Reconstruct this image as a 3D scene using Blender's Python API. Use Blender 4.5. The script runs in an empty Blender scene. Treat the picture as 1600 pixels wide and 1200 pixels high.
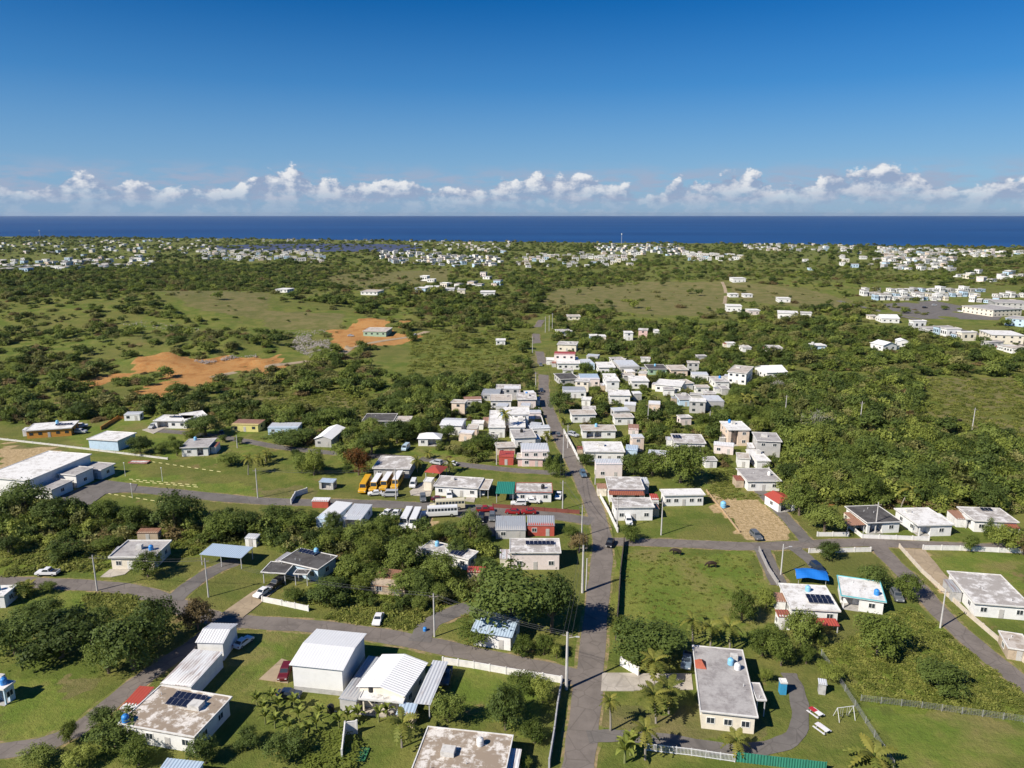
import bpy, bmesh, math, random
import numpy as np
from mathutils import Vector, Matrix
R = math.radians
S = bpy.context.scene
COL = S.collection
random.seed(7); RNG = np.random.default_rng(11)

# ------------------------------------------------------------------ camera, sky, sun, exposure
CAM_H, FPX = 85.0, 1140.0
PITCH = math.atan(262.5 / FPX) + 101 / 42000          # the sea in view ends 42 km out
cd = bpy.data.cameras.new('camera'); cam = bpy.data.objects.new('camera', cd); COL.objects.link(cam)
cam.location = (0, 0, CAM_H); cam.rotation_euler = (R(90) - PITCH, 0, 0)
cd.sensor_width = 36; cd.lens = 36 * FPX / 1600; cd.clip_start = 1; cd.clip_end = 600000
S.camera = cam
SUN_EL, SHADOW_AZ = R(40), R(34)          # shadows run 34 degrees off +x towards +y
sdir = Vector((-math.cos(SHADOW_AZ) * math.cos(SUN_EL), -math.sin(SHADOW_AZ) * math.cos(SUN_EL), math.sin(SUN_EL)))
sl = bpy.data.lights.new('sun', 'SUN'); sl.energy = 5.0; sl.angle = R(0.53); sl.color = (1.0, 0.93, 0.82)
sun = bpy.data.objects.new('sun', sl); COL.objects.link(sun)
sun.rotation_euler = (-sdir).to_track_quat('-Z', 'Y').to_euler(); sun.location = sdir * 500
w = bpy.data.worlds.new('World'); S.world = w; w.use_nodes = True
S.view_settings.view_transform = 'Standard'; S.view_settings.look = 'None'
S.view_settings.gamma = 1; S.view_settings.exposure = 0.42
S.cycles.max_bounces = 5; S.cycles.diffuse_bounces = 2; S.cycles.glossy_bounces = 2; S.cycles.transparent_max_bounces = 6
S.cycles.use_denoising = True

class NT:
    def __init__(s, tree): s.t = tree
    def n(s, typ, **kw):
        nd = s.t.nodes.new(typ)
        for k, v in kw.items():
            if k.startswith('i_'):
                nd.inputs[k[2:].replace('_', ' ')].default_value = v
            else: setattr(nd, k, v)
        return nd
    def l(s, a, b): s.t.links.new(a, b)
    def val(s, sock, v):
        if hasattr(v, 'links') or isinstance(v, bpy.types.NodeSocket): s.l(v, sock)
        else: sock.default_value = v
    def m(s, op, a, b=0.0, c=None, clamp=False):
        nd = s.t.nodes.new('ShaderNodeMath'); nd.operation = op; nd.use_clamp = clamp
        s.val(nd.inputs[0], a); s.val(nd.inputs[1], b)
        if c is not None: s.val(nd.inputs[2], c)
        return nd.outputs[0]
    def sm(s, v, a, b, lo=0.0, hi=1.0):
        nd = s.t.nodes.new('ShaderNodeMapRange'); nd.interpolation_type = 'SMOOTHSTEP'
        s.val(nd.inputs[0], v); s.val(nd.inputs[1], a); s.val(nd.inputs[2], b); nd.inputs[3].default_value = lo; nd.inputs[4].default_value = hi
        return nd.outputs[0]
    def mix(s, f, a, b):
        nd = s.t.nodes.new('ShaderNodeMix'); nd.data_type = 'RGBA'
        s.val(nd.inputs[0], f)
        for k, v in ((6, a), (7, b)):
            if isinstance(v, bpy.types.NodeSocket): s.l(v, nd.inputs[k])
            else: nd.inputs[k].default_value = (*v[:3], 1)
        return nd.outputs[2]
    def noise(s, vec, scale, detail=3, rough=0.55):
        nd = s.t.nodes.new('ShaderNodeTexNoise'); nd.inputs['Scale'].default_value = scale
        nd.inputs['Detail'].default_value = detail; nd.inputs['Roughness'].default_value = rough
        if vec is not None: s.l(vec, nd.inputs['Vector'])
        return nd.outputs['Fac']

def build_world():
    t = w.node_tree; t.nodes.clear(); g = NT(t)
    out = g.n('ShaderNodeOutputWorld'); bg = g.n('ShaderNodeBackground'); g.l(bg.outputs[0], out.inputs[0])
    sky = g.n('ShaderNodeTexSky', sky_type='NISHITA', sun_disc=False, sun_elevation=SUN_EL,
              sun_rotation=math.atan2(sdir.x, sdir.y), altitude=100, air_density=1.0, dust_density=0.25, ozone_density=4.0)
    tc = g.n('ShaderNodeTexCoord'); sep = g.n('ShaderNodeSeparateXYZ'); g.l(tc.outputs['Generated'], sep.inputs[0])
    az = g.m('ARCTAN2', sep.outputs[0], sep.outputs[1]); el = g.m('ARCSINE', sep.outputs[2])
    # a band of trade-wind cumulus low over the sea, all the way round
    def field(daz, dele):
        c = g.n('ShaderNodeCombineXYZ')
        g.l(g.m('MULTIPLY', g.m('ADD', az, daz), 1.0), c.inputs[0]); g.l(g.m('MULTIPLY', g.m('ADD', el, dele), 1.45), c.inputs[1])
        c.inputs[2].default_value = 3.7
        return g.noise(c.outputs[0], 38, 8, 0.58)
    ca = g.n('ShaderNodeCombineXYZ'); g.l(az, ca.inputs[0]); ca.inputs[1].default_value = 9.2
    low = g.noise(ca.outputs[0], 8.5, 3, 0.6)
    top = g.m('MULTIPLY_ADD', g.sm(low, 0.36, 0.66), 0.036, 0.038)          # cloud tops, radians above the horizon
    rel = g.m('DIVIDE', el, top)
    env = g.m('SUBTRACT', g.sm(rel, 0.10, 0.45, 0.06, 0.22), g.sm(rel, 0.45, 1.25, 0.0, 0.60))
    d0 = g.m('ADD', field(0, 0), env); d1 = g.m('ADD', field(-0.010, 0.009), env)
    cov = g.sm(d0, 0.50, 0.60)
    lit = g.m('MULTIPLY_ADD', g.m('SUBTRACT', d0, d1), 5.0, 0.42, clamp=True)  # clouds' sunlit and shaded sides put into their colour, sampled towards the sun
    lit = g.m('MULTIPLY', lit, g.sm(rel, 0.15, 0.75, 0.45, 1.0))
    ccol = g.mix(lit, (3.6, 4.6, 6.6), (10.2, 10.3, 10.5))
    cov = g.m('MULTIPLY', cov, g.sm(el, 0.004, 0.045, 0.25, 0.95))
    hs = g.n('ShaderNodeHueSaturation'); hs.inputs['Saturation'].default_value = 1.70; hs.inputs['Hue'].default_value = 0.514; g.l(sky.outputs[0], hs.inputs['Color'])
    skyc = g.mix(g.sm(el, 0.0, 0.30, 0.70, 0.0), hs.outputs[0], (2.2, 4.7, 8.6))   # low air: evenly blue, as over the sea
    cs = g.n('ShaderNodeCombineXYZ'); g.l(az, cs.inputs[0]); g.l(g.m('MULTIPLY', el, 4.2), cs.inputs[1]); cs.inputs[2].default_value = 8.1
    lay = g.m('MULTIPLY', g.sm(g.noise(cs.outputs[0], 21, 7, .62), .36, .62), g.m('MULTIPLY', g.sm(el, .006, .022), g.sm(el, .040, .070, 1, 0)))
    skyc = g.mix(g.m('MULTIPLY', lay, .85), skyc, (4.3, 5.1, 6.9))
    g.l(g.mix(cov, skyc, ccol), bg.inputs[0]); bg.inputs[1].default_value = 0.062
    w.cycles.sampling_method = 'MANUAL'; w.cycles.sample_map_resolution = 512
build_world()

# ------------------------------------------------------------------ terrain height and pixel -> place
def sst(v, a, b):
    x = np.clip((np.asarray(v, float) - a) / (b - a), 0, 1); return x * x * (3 - 2 * x)
COAST_PX = [(-500, 366), (0, 369.5), (400, 373), (600, 376), (800, 378), (1000, 379.5), (1200, 381), (1400, 384), (1600, 387), (2200, 392)]
_F = np.array([0, math.cos(PITCH), -math.sin(PITCH)]); _U = np.array([0, math.sin(PITCH), math.cos(PITCH)])
def ray(u, v): return _F + np.array([(u - 800) / FPX, 0, 0]) + (600 - v) / FPX * _U
def unz(u, v, z=0.0):
    d = ray(u, v); t = (z - CAM_H) / d[2]; return np.array([t * d[0], t * d[1], z])
_cp = np.array([unz(a, b, -15) for a, b in COAST_PX]); SEA_Z = -16.0
def coast(x): return np.interp(x, _cp[:, 0], _cp[:, 1])
MOUNDS = [(-330, 640, 190, 110, 15), (-560, 560, 170, 120, 12), (-130, 760, 150, 70, 8), (-230, 470, 60, 26, 4.5), (-178, 455, 26, 16, 4.5),
          (-205, 405, 30, 12, 4.0), (-110, 560, 40, 20, 4), (330, 900, 130, 90, 9), (-700, 900, 300, 160, 16), (-78, 588, 22, 10, 4)] + [(-215 + 9*i + 7*math.sin(i*2.1), 408 + 10*i % 67 + 5*math.cos(i*1.7), 7 + 2*math.sin(i), 5 + 2*math.cos(i*3), 2.6 + 1.4*math.sin(i*1.3)) for i in range(14)]
def hgt(x, y):
    x = np.asarray(x, float); y = np.asarray(y, float); z = np.zeros(np.broadcast(x, y).shape)
    for cx, cy, sx, sy, a in MOUNDS: z = z + a * np.exp(-((x - cx) / sx) ** 2 - ((y - cy) / sy) ** 2)
    z = z * sst(y, 300, 420)
    z = z - 14.5 * sst(y, 1250, 2500)
    c = coast(x); z = z - 9 * sst(y - c, -10, 60)
    return z
def un(u, v, z=0.0):
    """pixel of the photograph -> the point of the ground (plus z) it looks at"""
    g = 0.0
    for _ in range(14):
        p = unz(u, v, g + z); g = float(hgt(p[0], p[1]))
    return p
def pxm(p):      # pixels per metre at a place
    return FPX / (p[1] * math.cos(PITCH) + (CAM_H - p[2]) * math.sin(PITCH))

# ------------------------------------------------------------------ mesh helpers
class MB:
    def __init__(s): s.v = []; s.f = []; s.mi = []
    def poly(s, pts, faces, m=0):
        o = len(s.v); s.v += [tuple(p) for p in pts]; s.f += [tuple(i + o for i in f) for f in faces]; s.mi += [m] * len(faces); return s
    def box(s, x0, x1, y0, y1, z0, z1, m=0):
        return s.poly([(x0,y0,z0),(x1,y0,z0),(x1,y1,z0),(x0,y1,z0),(x0,y0,z1),(x1,y0,z1),(x1,y1,z1),(x0,y1,z1)],
                      [(0,3,2,1),(4,5,6,7),(0,1,5,4),(1,2,6,5),(2,3,7,6),(3,0,4,7)], m)
    def tube(s, p, q, r0, r1, n=8, m=0, cap=True):
        p = Vector(p); q = Vector(q); d = (q - p).normalized()
        a = d.orthogonal().normalized(); b = d.cross(a)
        pts = [p + (a * math.cos(2*math.pi*i/n) + b * math.sin(2*math.pi*i/n)) * r0 for i in range(n)] + \
              [q + (a * math.cos(2*math.pi*i/n) + b * math.sin(2*math.pi*i/n)) * r1 for i in range(n)]
        fs = [(i, (i+1) % n, n + (i+1) % n, n + i) for i in range(n)]
        if cap: fs += [tuple(range(n-1, -1, -1)), tuple(range(n, 2*n))]
        return s.poly(pts, fs, m)
    def lathe(s, prof, n=14, c=(0,0,0), m=0):
        pts = []; fs = []
        for r, z in prof: pts += [(c[0] + r*math.cos(2*math.pi*i/n), c[1] + r*math.sin(2*math.pi*i/n), c[2] + z) for i in range(n)]
        for k in range(len(prof) - 1):
            for i in range(n): fs.append((k*n+i, k*n+(i+1) % n, (k+1)*n+(i+1) % n, (k+1)*n+i))
        fs.append(tuple((len(prof)-1)*n+i for i in range(n))); fs.append(tuple(n-1-i for i in range(n)))
        return s.poly(pts, fs, m)
    def mesh(s, name, mats, smooth=False):
        me = bpy.data.meshes.new(name); me.from_pydata(s.v, [], s.f)
        for mt in (mats if isinstance(mats, (list, tuple)) else [mats]): me.materials.append(mt)
        if isinstance(mats, (list, tuple)) and len(mats) > 1: me.polygons.foreach_set('material_index', s.mi)
        if smooth: me.polygons.foreach_set('use_smooth', [True] * len(s.f))
        me.update(); return me
def link(name, me, parent=None, loc=None, rz=None, scale=None):
    o = bpy.data.objects.new(name, me); COL.objects.link(o)
    if parent is not None: o.parent = parent
    if loc is not None: o.location = tuple(float(c) for c in loc)
    if rz is not None: o.rotation_euler = (0, 0, rz)
    if scale is not None: o.scale = scale
    return o
def tag(o, label, cat, group=None):
    o['label'] = label; o['category'] = cat
    if group: o['group'] = group
    return o
def kind(o, k, label=None, cat=None):
    o['kind'] = k
    if label: o['label'] = label
    if cat: o['category'] = cat
    return o
def copy_tree(o, parent=None):
    c = o.copy(); COL.objects.link(c); c.parent = parent
    for ch in list(o.children): copy_tree(ch, c)
    return c

# ------------------------------------------------------------------ materials
_M = {}
def bsdf(name, rough=0.8, spec=0.3):
    m = bpy.data.materials.new(name); m.use_nodes = True; t = m.node_tree; g = NT(t)
    b = t.nodes['Principled BSDF']; b.inputs['Roughness'].default_value = rough; b.inputs['Specular IOR Level'].default_value = spec
    return m, g, b
def vec_obj(g):
    tc = g.n('ShaderNodeTexCoord'); oi = g.n('ShaderNodeObjectInfo'); ad = g.n('ShaderNodeVectorMath', operation='MULTIPLY_ADD')
    g.l(tc.outputs['Object'], ad.inputs[0]); ad.inputs[1].default_value = (1, 1, 1)
    cb = g.n('ShaderNodeCombineXYZ'); g.l(g.m('MULTIPLY', oi.outputs['Random'], 91.0), cb.inputs[0]); g.l(g.m('MULTIPLY', oi.outputs['Random'], 37.0), cb.inputs[1])
    g.l(cb.outputs[0], ad.inputs[2]); return ad.outputs[0]
def paint(col, dirt=0.25, rough=0.75, spec=0.25, dirtcol=None, sc=0.9):
    """painted or bare surface with weathering blotches of its own"""
    key = ('p', tuple(col), dirt, rough, dirtcol, sc)
    if key in _M: return _M[key]
    m, g, b = bsdf('paint', rough, spec); v = vec_obj(g)
    dc = dirtcol or tuple(c * 0.55 for c in col)
    f = g.m('MULTIPLY', g.sm(g.noise(v, sc, 5, 0.65), 0.42, 0.72), dirt * 1.6, clamp=True)
    f2 = g.m('MULTIPLY', g.noise(v, 6, 3), 0.22)
    c = g.mix(f, col, dc); c = g.mix(f2, c, tuple(x * 0.75 for x in col)); g.l(c, b.inputs['Base Color'])
    _M[key] = m; return m
def roofmat(k):
    key = ('roof', k)
    if key in _M: return _M[key]
    base, d1, d2, lo, hi = {
        'white': ((.76,.75,.72), (.42,.39,.35), (.20,.18,.16), .47, .70),
        'mott':  ((.74,.72,.69), (.36,.33,.30), (.13,.12,.11), .36, .56),
        'grey':  ((.42,.40,.38), (.27,.25,.24), (.12,.11,.10), .42, .66),
        'tan':   ((.55,.50,.44), (.34,.28,.22), (.16,.13,.11), .44, .64),
        'dark':  ((.11,.105,.10), (.065,.06,.058), (.26,.25,.24), .40, .62),
        'dirty': ((.72,.68,.62), (.30,.24,.18), (.15,.12,.10), .40, .52)}[k]
    m, g, b = bsdf('roof_' + k, 0.85, 0.2); v = vec_obj(g)
    n1 = g.noise(v, 0.42, 7, 0.72); n2 = g.noise(v, 1.1, 5, 0.72)
    c = g.mix(g.sm(n1, lo, hi), base, d1); c = g.mix(g.sm(n2, .56, .76, 0, .8), c, d2)
    c = g.mix(g.sm(g.noise(v, 3.2, 3), .35, .75, 0, .3), c, d1); g.l(c, b.inputs['Base Color'])
    _M[key] = m; return m
def metal(col, rust=0.12):
    key = ('metal', tuple(col), rust)
    if key in _M: return _M[key]
    m, g, b = bsdf('sheet_metal', 0.45, 0.5); v = vec_obj(g)
    st = g.n('ShaderNodeMapping'); g.l(v, st.inputs[0]); st.inputs['Scale'].default_value = (1.2, .16, 1)
    c = g.mix(g.sm(g.noise(st.outputs[0], 1.2, 5, .65), .60 - rust * .6, .80 - rust * .5, 0, min(1, .35 + rust)), col, (.24, .12, .07))
    c = g.mix(g.m('MULTIPLY', g.noise(v, .5, 3), .3), c, tuple(x * .6 for x in col)); g.l(c, b.inputs['Base Color'])
    _M[key] = m; return m
def plain(col, rough=0.6, spec=0.4, metallic=0.0):
    key = ('s', tuple(col), rough, spec, metallic)
    if key in _M: return _M[key]
    m, g, b = bsdf('solid', rough, spec); v = vec_obj(g)
    g.l(g.mix(g.m('MULTIPLY', g.noise(v, 2.0, 3), .25), col, tuple(c * .75 for c in col)), b.inputs['Base Color'])
    b.inputs['Metallic'].default_value = metallic; _M[key] = m; return m
GLASS = plain((.035, .045, .055), .12, .6)
METALS = {'white': (.76,.76,.75), 'grey': (.36,.38,.40), 'blue': (.42,.52,.62), 'red': (.42,.075,.05), 'rust': (.36,.20,.13),
          'green': (.03,.22,.15), 'lgrey': (.56,.58,.60), 'brown': (.30,.10,.06)}
WALLS = {'white': (.80,.79,.76), 'cream': (.78,.71,.58), 'pink': (.72,.50,.46), 'blue': (.50,.64,.76), 'orange': (.60,.28,.06),
         'grey': (.48,.47,.45), 'peach': (.74,.60,.48), 'yellow': (.66,.60,.22), 'red': (.48,.10,.07), 'green': (.36,.50,.36), 'tan': (.50,.40,.29),
         'palepink': (.78,.68,.64), 'vblue': (.05,.30,.52)}
def foliage(name, c0, c1, c2, trans=0.35):
    m, g, b = bsdf(name, 0.65, 0.25)
    at = g.n('ShaderNodeAttribute', attribute_name='tone'); oi = g.n('ShaderNodeObjectInfo')
    c = g.mix(at.outputs['Fac'], c0, c1); c = g.mix(g.m('MULTIPLY', oi.outputs['Random'], .75), c, c2)
    hs = g.n('ShaderNodeHueSaturation'); g.l(c, hs.inputs['Color'])
    g.l(g.m('MULTIPLY_ADD', oi.outputs['Random'], .75, .62), hs.inputs['Value'])
    g.l(hs.outputs[0], b.inputs['Base Color'])
    tr = g.n('ShaderNodeBsdfTranslucent'); g.l(hs.outputs[0], tr.inputs[0]); mx = g.n('ShaderNodeMixShader'); mx.inputs[0].default_value = trans
    g.l(b.outputs[0], mx.inputs[1]); g.l(tr.outputs[0], mx.inputs[2])
    g.l(mx.outputs[0], m.node_tree.nodes['Material Output'].inputs[0]); return m
FOL = {'dark': foliage('leaf_dark', (0.056,0.093,0.018), (0.133,0.187,0.038), (0.105,0.135,0.030)),
       'mid': foliage('leaf_mid', (0.095,0.149,0.020), (0.205,0.263,0.048), (0.158,0.183,0.042)),
       'light': foliage('leaf_light', (0.153,0.210,0.028), (0.268,0.315,0.058), (0.220,0.237,0.052)),
       'brown': foliage('leaf_brown', (0.144,0.113,0.040), (0.244,0.175,0.075), (0.183,0.139,0.060)),
       'orange': foliage('leaf_orange', (0.094,0.088,0.020), (0.333,0.113,0.028), (0.233,0.093,0.028)),
       'scrub': foliage('leaf_scrub', (0.103,0.128,0.028), (0.205,0.222,0.056), (0.215,0.195,0.072)),
       'palm': foliage('leaf_palm', (0.105,0.142,0.022), (0.220,0.237,0.045), (0.239,0.210,0.045)),
       'grass': foliage('leaf_grass', (0.144,0.196,0.030), (0.250,0.283,0.055), (0.239,0.227,0.060))}
BARK = paint((.16,.125,.095), .5, .9, .1)
BARKPALM = paint((.30,.27,.23), .5, .9, .1)
CONC = paint((.42,.40,.37), .5, .9, .15)
# ------------------------------------------------------------------ ground
def inpoly(px, py, poly):
    poly = np.asarray(poly); r = np.zeros(px.shape, bool); j = len(poly) - 1
    for i in range(len(poly)):
        xi, yi = poly[i]; xj, yj = poly[j]
        c = ((yi > py) != (yj > py)) & (px < (xj - xi) * (py - yi) / (yj - yi + 1e-12) + xi); r ^= c; j = i
    return r
def gpoly(pts): return np.array([un(a, b)[:2] for a, b in pts])
def crop(ox, oy, pts): return [(ox + a / 4, oy + b / 4) for a, b in pts]
DIRT = [crop(0,440,[(850,495),(960,468),(1190,480),(1420,470),(1600,440),(1640,500),(1600,575),(1450,560),(1330,640),(1190,650),(1090,640),(1050,600),(960,560),(830,548)]),
        crop(0,440,[(480,625),(640,590),(840,565),(860,590),(700,620),(620,655),(520,660)]),
        crop(0,440,[(820,720),(900,660),(1050,615),(1090,660),(1050,720),(960,745)]),
        crop(400,440,[(0,520),(90,470),(165,435),(165,560),(100,590),(0,570)]),
        crop(400,440,[(440,305),(560,300),(650,250),(820,235),(830,310),(960,330),(1060,345),(930,385),(780,405),(640,400),(590,440),(520,455),(500,380)]),
        crop(400,440,[(900,250),(960,240),(1000,265),(960,285),(900,280)]),
        [(1270,760),(1290,755),(1310,775),(1300,792),(1278,785)]]
DRY = [[(1440,660),(1470,640),(1510,642),(1560,655),(1600,665),(1600,682),(1540,672),(1480,668)], [(0,690),(135,706),(60,735),(0,735)], [(840,478),(870,452),(1000,440),(1130,440),(1140,495),(1020,492),(900,480)],
       [(1130,440),(1260,450),(1340,470),(1300,485),(1160,470)], [(230,455),(420,458),(420,500),(300,480)], [(400,485),(540,490),(530,515),(420,515)],
       [(400,620),(560,620),(620,640),(560,665),(430,660)], [(1180,1095),(1200,1150),(1120,1160),(930,1150),(940,1110)], [(500,430),(700,420),(700,450),(560,455)],
       [(840,555),(840,600),(790,600),(770,570)], [(75,1055),(150,1050),(145,1075),(95,1080)], [(400,760),(500,765),(480,782),(410,780)], [(1440,590),(1600,590),(1600,640),(1480,635)]]
SAND = [[(1100,768),(1130,774),(1180,784),(1218,797),(1250,832),(1240,845),(1180,845),(1150,826),(1120,797)], [(0,693),(135,709),(60,738),(0,738)], [(1428,862),(1440,862),(1490,925),(1475,930)], [(935,1100),(948,1100),(945,1140),(930,1145)], [(640,830),(740,850),(735,835),(660,815)]]
LAWN = [[(1345,1100),(1600,1130),(1600,1200),(1398,1200)], [(965,862),(1180,866),(1210,985),(960,985)], [(0,1060),(160,1090),(90,1150),(0,1170)],
        [(700,1045),(870,1070),(850,1140),(760,1140),(700,1100)], [(130,730),(480,770),(440,785),(170,760)], [(1440,862),(1600,870),(1600,930),(1480,900)],
        [(110,640),(400,650),(400,720),(260,715),(110,700)], [(640,700),(800,700),(860,735),(660,715)], [(1100,700),(1160,740),(1210,800),(1100,770)],
        [(360,990),(470,985),(440,1080),(380,1090)], [(0,915),(230,920),(270,950),(120,975),(0,940)], [(450,640),(440,680),(400,700)], [(1150,570),(1240,580),(1240,615),(1170,605)]]
ROUGH = [[(1290,1015),(1420,950),(1600,1080),(1600,1125),(1345,1093)], [(0,800),(200,800),(380,850),(200,890),(0,900)], [(440,800),(760,830),(740,950),(480,940)]]
def axis(segs):
    out = []
    for a, b, st in segs: out += list(np.arange(a, b, st))
    return np.array(out + [segs[-1][1]])
def build_ground():
    xs = axis([(-9000,-3000,1000),(-3000,-1000,100),(-1000,-400,20),(-400,-140,4),(-140,140,2),(140,400,4),(400,1000,20),(1000,3000,100),(3000,9000,1000)])
    ys = axis([(-400,40,40),(40,80,5),(80,330,2),(330,700,4),(700,1300,10),(1300,3600,25),(3600,4200,100)])
    X, Y = np.meshgrid(xs, ys); x = X.ravel(); y = Y.ravel(); z = hgt(x, y)
    z = z + 0.25 * np.sin(x * .11 + 2) * np.sin(y * .09) * sst(y, 330, 420) * (z > -3)
    nx, ny = len(xs), len(ys); idx = np.arange(nx * ny).reshape(ny, nx)
    q = np.stack([idx[:-1,:-1], idx[:-1,1:], idx[1:,1:], idx[1:,:-1]], -1).reshape(-1, 4)
    me = bpy.data.meshes.new('ground'); me.vertices.add(nx*ny); me.vertices.foreach_set('co', np.stack([x, y, z], -1).ravel())
    me.loops.add(q.size); me.loops.foreach_set('vertex_index', q.ravel().astype(np.int32))
    me.polygons.add(len(q)); me.polygons.foreach_set('loop_start', np.arange(0, q.size, 4, dtype=np.int32)); me.polygons.foreach_set('loop_total', np.full(len(q), 4, np.int32))
    me.polygons.foreach_set('use_smooth', np.ones(len(q), bool)); me.update()
    zc = np.zeros((nx*ny, 4)); zc[:, 3] = 0; z2 = np.zeros((nx*ny, 4))
    for ch, polys in ((0, DRY), (1, DIRT), (2, LAWN), (3, ROUGH), (4, SAND)):
        for p in polys:
            gp = gpoly(p); c = gp.mean(0); jx = x + 1.5 * np.sin(y * .35) ; jy = y + 2.0 * np.sin(x * .3)
            (zc if ch < 4 else z2)[inpoly(jx, jy, gp), ch % 4] = 1
    a = me.color_attributes.new('zone', 'FLOAT_COLOR', 'POINT'); a.data.foreach_set('color', zc.ravel()); a = me.color_attributes.new('zone_sand', 'FLOAT_COLOR', 'POINT'); a.data.foreach_set('color', z2.ravel())
    m, g, b = bsdf('ground', .95, .1)
    at = g.n('ShaderNodeAttribute', attribute_name='zone'); sp = g.n('ShaderNodeSeparateColor'); g.l(at.outputs['Color'], sp.inputs[0])
    v = g.n('ShaderNodeTexCoord').outputs['Object']
    n1 = g.noise(v, .018, 5, .6); n2 = g.noise(v, .10, 5, .65); n3 = g.noise(v, .9, 4, .7); n4 = g.noise(v, 4.0, 3, .7)
    wob = g.m('MULTIPLY_ADD', g.m('SUBTRACT', n2, .5), 1.7, g.m('MULTIPLY', g.m('SUBTRACT', n3, .5), .9))
    def zone(s): return g.sm(g.m('ADD', s, g.m('MULTIPLY', wob, 1.0)), .35, .65)
    grass = g.mix(g.sm(n2, .38, .64), (.112,.155,.026), (.215,.215,.054))
    grass = g.mix(g.sm(n1, .42, .62, 0, .55), grass, (.165,.148,.050))
    lawn = g.mix(g.sm(n2, .36, .66), (.136,.196,.030), (.240,.250,.056)); lawn = g.mix(g.sm(g.noise(v, .05, 4, .6), .48, .64, 0, .75), lawn, (.245,.200,.080))
    rough = g.mix(g.sm(n3, .35, .65), (.112,.165,.022), (.215,.250,.042))
    c = g.mix(zone(sp.outputs[2]), grass, lawn); c = g.mix(zone(at.outputs['Alpha']), c, rough)
    dry = g.mix(g.sm(n2, .38, .62), (.235,.195,.085), (.150,.150,.048)); c = g.mix(zone(sp.outputs[0]), c, dry)
    soil = g.mix(g.sm(n3, .35, .65), (.49,.215,.065), (.62,.34,.14)); soil = g.mix(g.sm(n2, .45, .7, 0, .8), soil, (.34,.125,.040))
    bare = g.sm(g.noise(v, .06, 6, .7), .62, .69, 0, .75)       # worn patches
    c = g.mix(bare, c, (.29,.185,.095)); c = g.mix(zone(sp.outputs[1]), c, soil); a2 = g.n('ShaderNodeAttribute', attribute_name='zone_sand'); s2 = g.n('ShaderNodeSeparateColor'); g.l(a2.outputs['Color'], s2.inputs[0])
    c = g.mix(zone(s2.outputs[0]), c, g.mix(g.sm(n3, .3, .7), (.62,.46,.27), (.46,.31,.16)))
    c = g.mix(g.sm(n3, .30, .75, .0, .34), c, (.078,.098,.020)); c = g.mix(g.m('MULTIPLY', n4, .3), c, (.06,.07,.02)); g.l(c, b.inputs['Base Color'])
    bp = g.n('ShaderNodeBump'); bp.inputs['Strength'].default_value = .9; bp.inputs['Distance'].default_value = .35
    g.l(g.m('ADD', n3, g.m('MULTIPLY', n4, .5)), bp.inputs['Height']); g.l(bp.outputs[0], b.inputs['Normal'])
    me.materials.append(m); kind(link('ground', me), 'structure', 'grassy coastal plain under the whole village')
build_ground()
def build_sea():
    m, g, b = bsdf('sea', .45, .22)
    v = g.n('ShaderNodeTexCoord').outputs['Object']; mp = g.n('ShaderNodeMapping'); g.l(v, mp.inputs[0]); mp.inputs['Scale'].default_value = (.00025, .0011, 1)
    c = g.mix(g.sm(g.noise(mp.outputs[0], 1.0, 6, .65), .3, .7), (.005,.036,.130), (.012,.066,.195)); mp2 = g.n('ShaderNodeMapping'); g.l(v, mp2.inputs[0]); mp2.inputs['Scale'].default_value = (.0012, .012, 1)
    c = g.mix(g.sm(g.noise(mp2.outputs[0], 1.0, 5, .7), .55, .8, 0, .35), c, (.035,.10,.21)); g.l(c, b.inputs['Base Color'])
    mb = MB(); mb.poly([(-50000,1500,SEA_Z),(50000,1500,SEA_Z),(50000,42000,SEA_Z),(-50000,42000,SEA_Z)], [(0,1,2,3)])
    kind(link('sea', mb.mesh('sea', m)), 'structure', 'deep blue sea out to the horizon')
build_sea()

# ------------------------------------------------------------------ roads, drives, yards
def asphalt(col, name='asphalt'):
    m, g, b = bsdf(name, .9, .2); v = g.n('ShaderNodeTexCoord').outputs['Object']
    c = g.mix(g.sm(g.noise(v, .22, 5, .65), .35, .7), col, tuple(k * .72 for k in col)); c = g.mix(g.sm(g.noise(v, 1.3, 4, .7), .55, .72, 0, .5), c, tuple(k * 1.25 for k in col))
    vo = g.n('ShaderNodeTexVoronoi', feature='DISTANCE_TO_EDGE'); vo.inputs['Scale'].default_value = .28; wv = g.n('ShaderNodeVectorMath', operation='ADD'); g.l(v, wv.inputs[0]); nz = g.n('ShaderNodeTexNoise'); nz.inputs['Scale'].default_value = .6; g.l(nz.outputs['Color'], wv.inputs[1]); g.l(wv.outputs[0], vo.inputs['Vector'])
    c = g.mix(g.sm(vo.outputs['Distance'], .0, .035, .55, 0), c, tuple(k * .45 for k in col)); c = g.mix(g.sm(g.noise(v, .09, 3, .5), .58, .63, 0, .45), c, tuple(k * .62 for k in col))
    c = g.mix(g.m('MULTIPLY', g.noise(v, 12, 2), .35), c, tuple(k * .6 for k in col)); g.l(c, b.inputs['Base Color']); return m
ASPH = asphalt((.215,.186,.162)); ASPH2 = asphalt((.185,.168,.152), 'grey_asphalt'); CONCRETE = asphalt((.50,.45,.38), 'concrete_paving'); SANDY = asphalt((.42,.33,.22), 'sandy_drive')
def verge():
    m, g, b = bsdf('verge', .95, .1); v = g.n('ShaderNodeTexCoord').outputs['Object']
    g.l(g.mix(g.sm(g.noise(v, .35, 5, .7), .42, .58), (.150,.165,.040), g.mix(g.sm(g.noise(v, 1.5, 3), .4, .6), (.33,.24,.13), (.22,.18,.09))), b.inputs['Base Color']); return m
VERGE = verge()
ROADLINES = []; _rz = [0.03]
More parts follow.
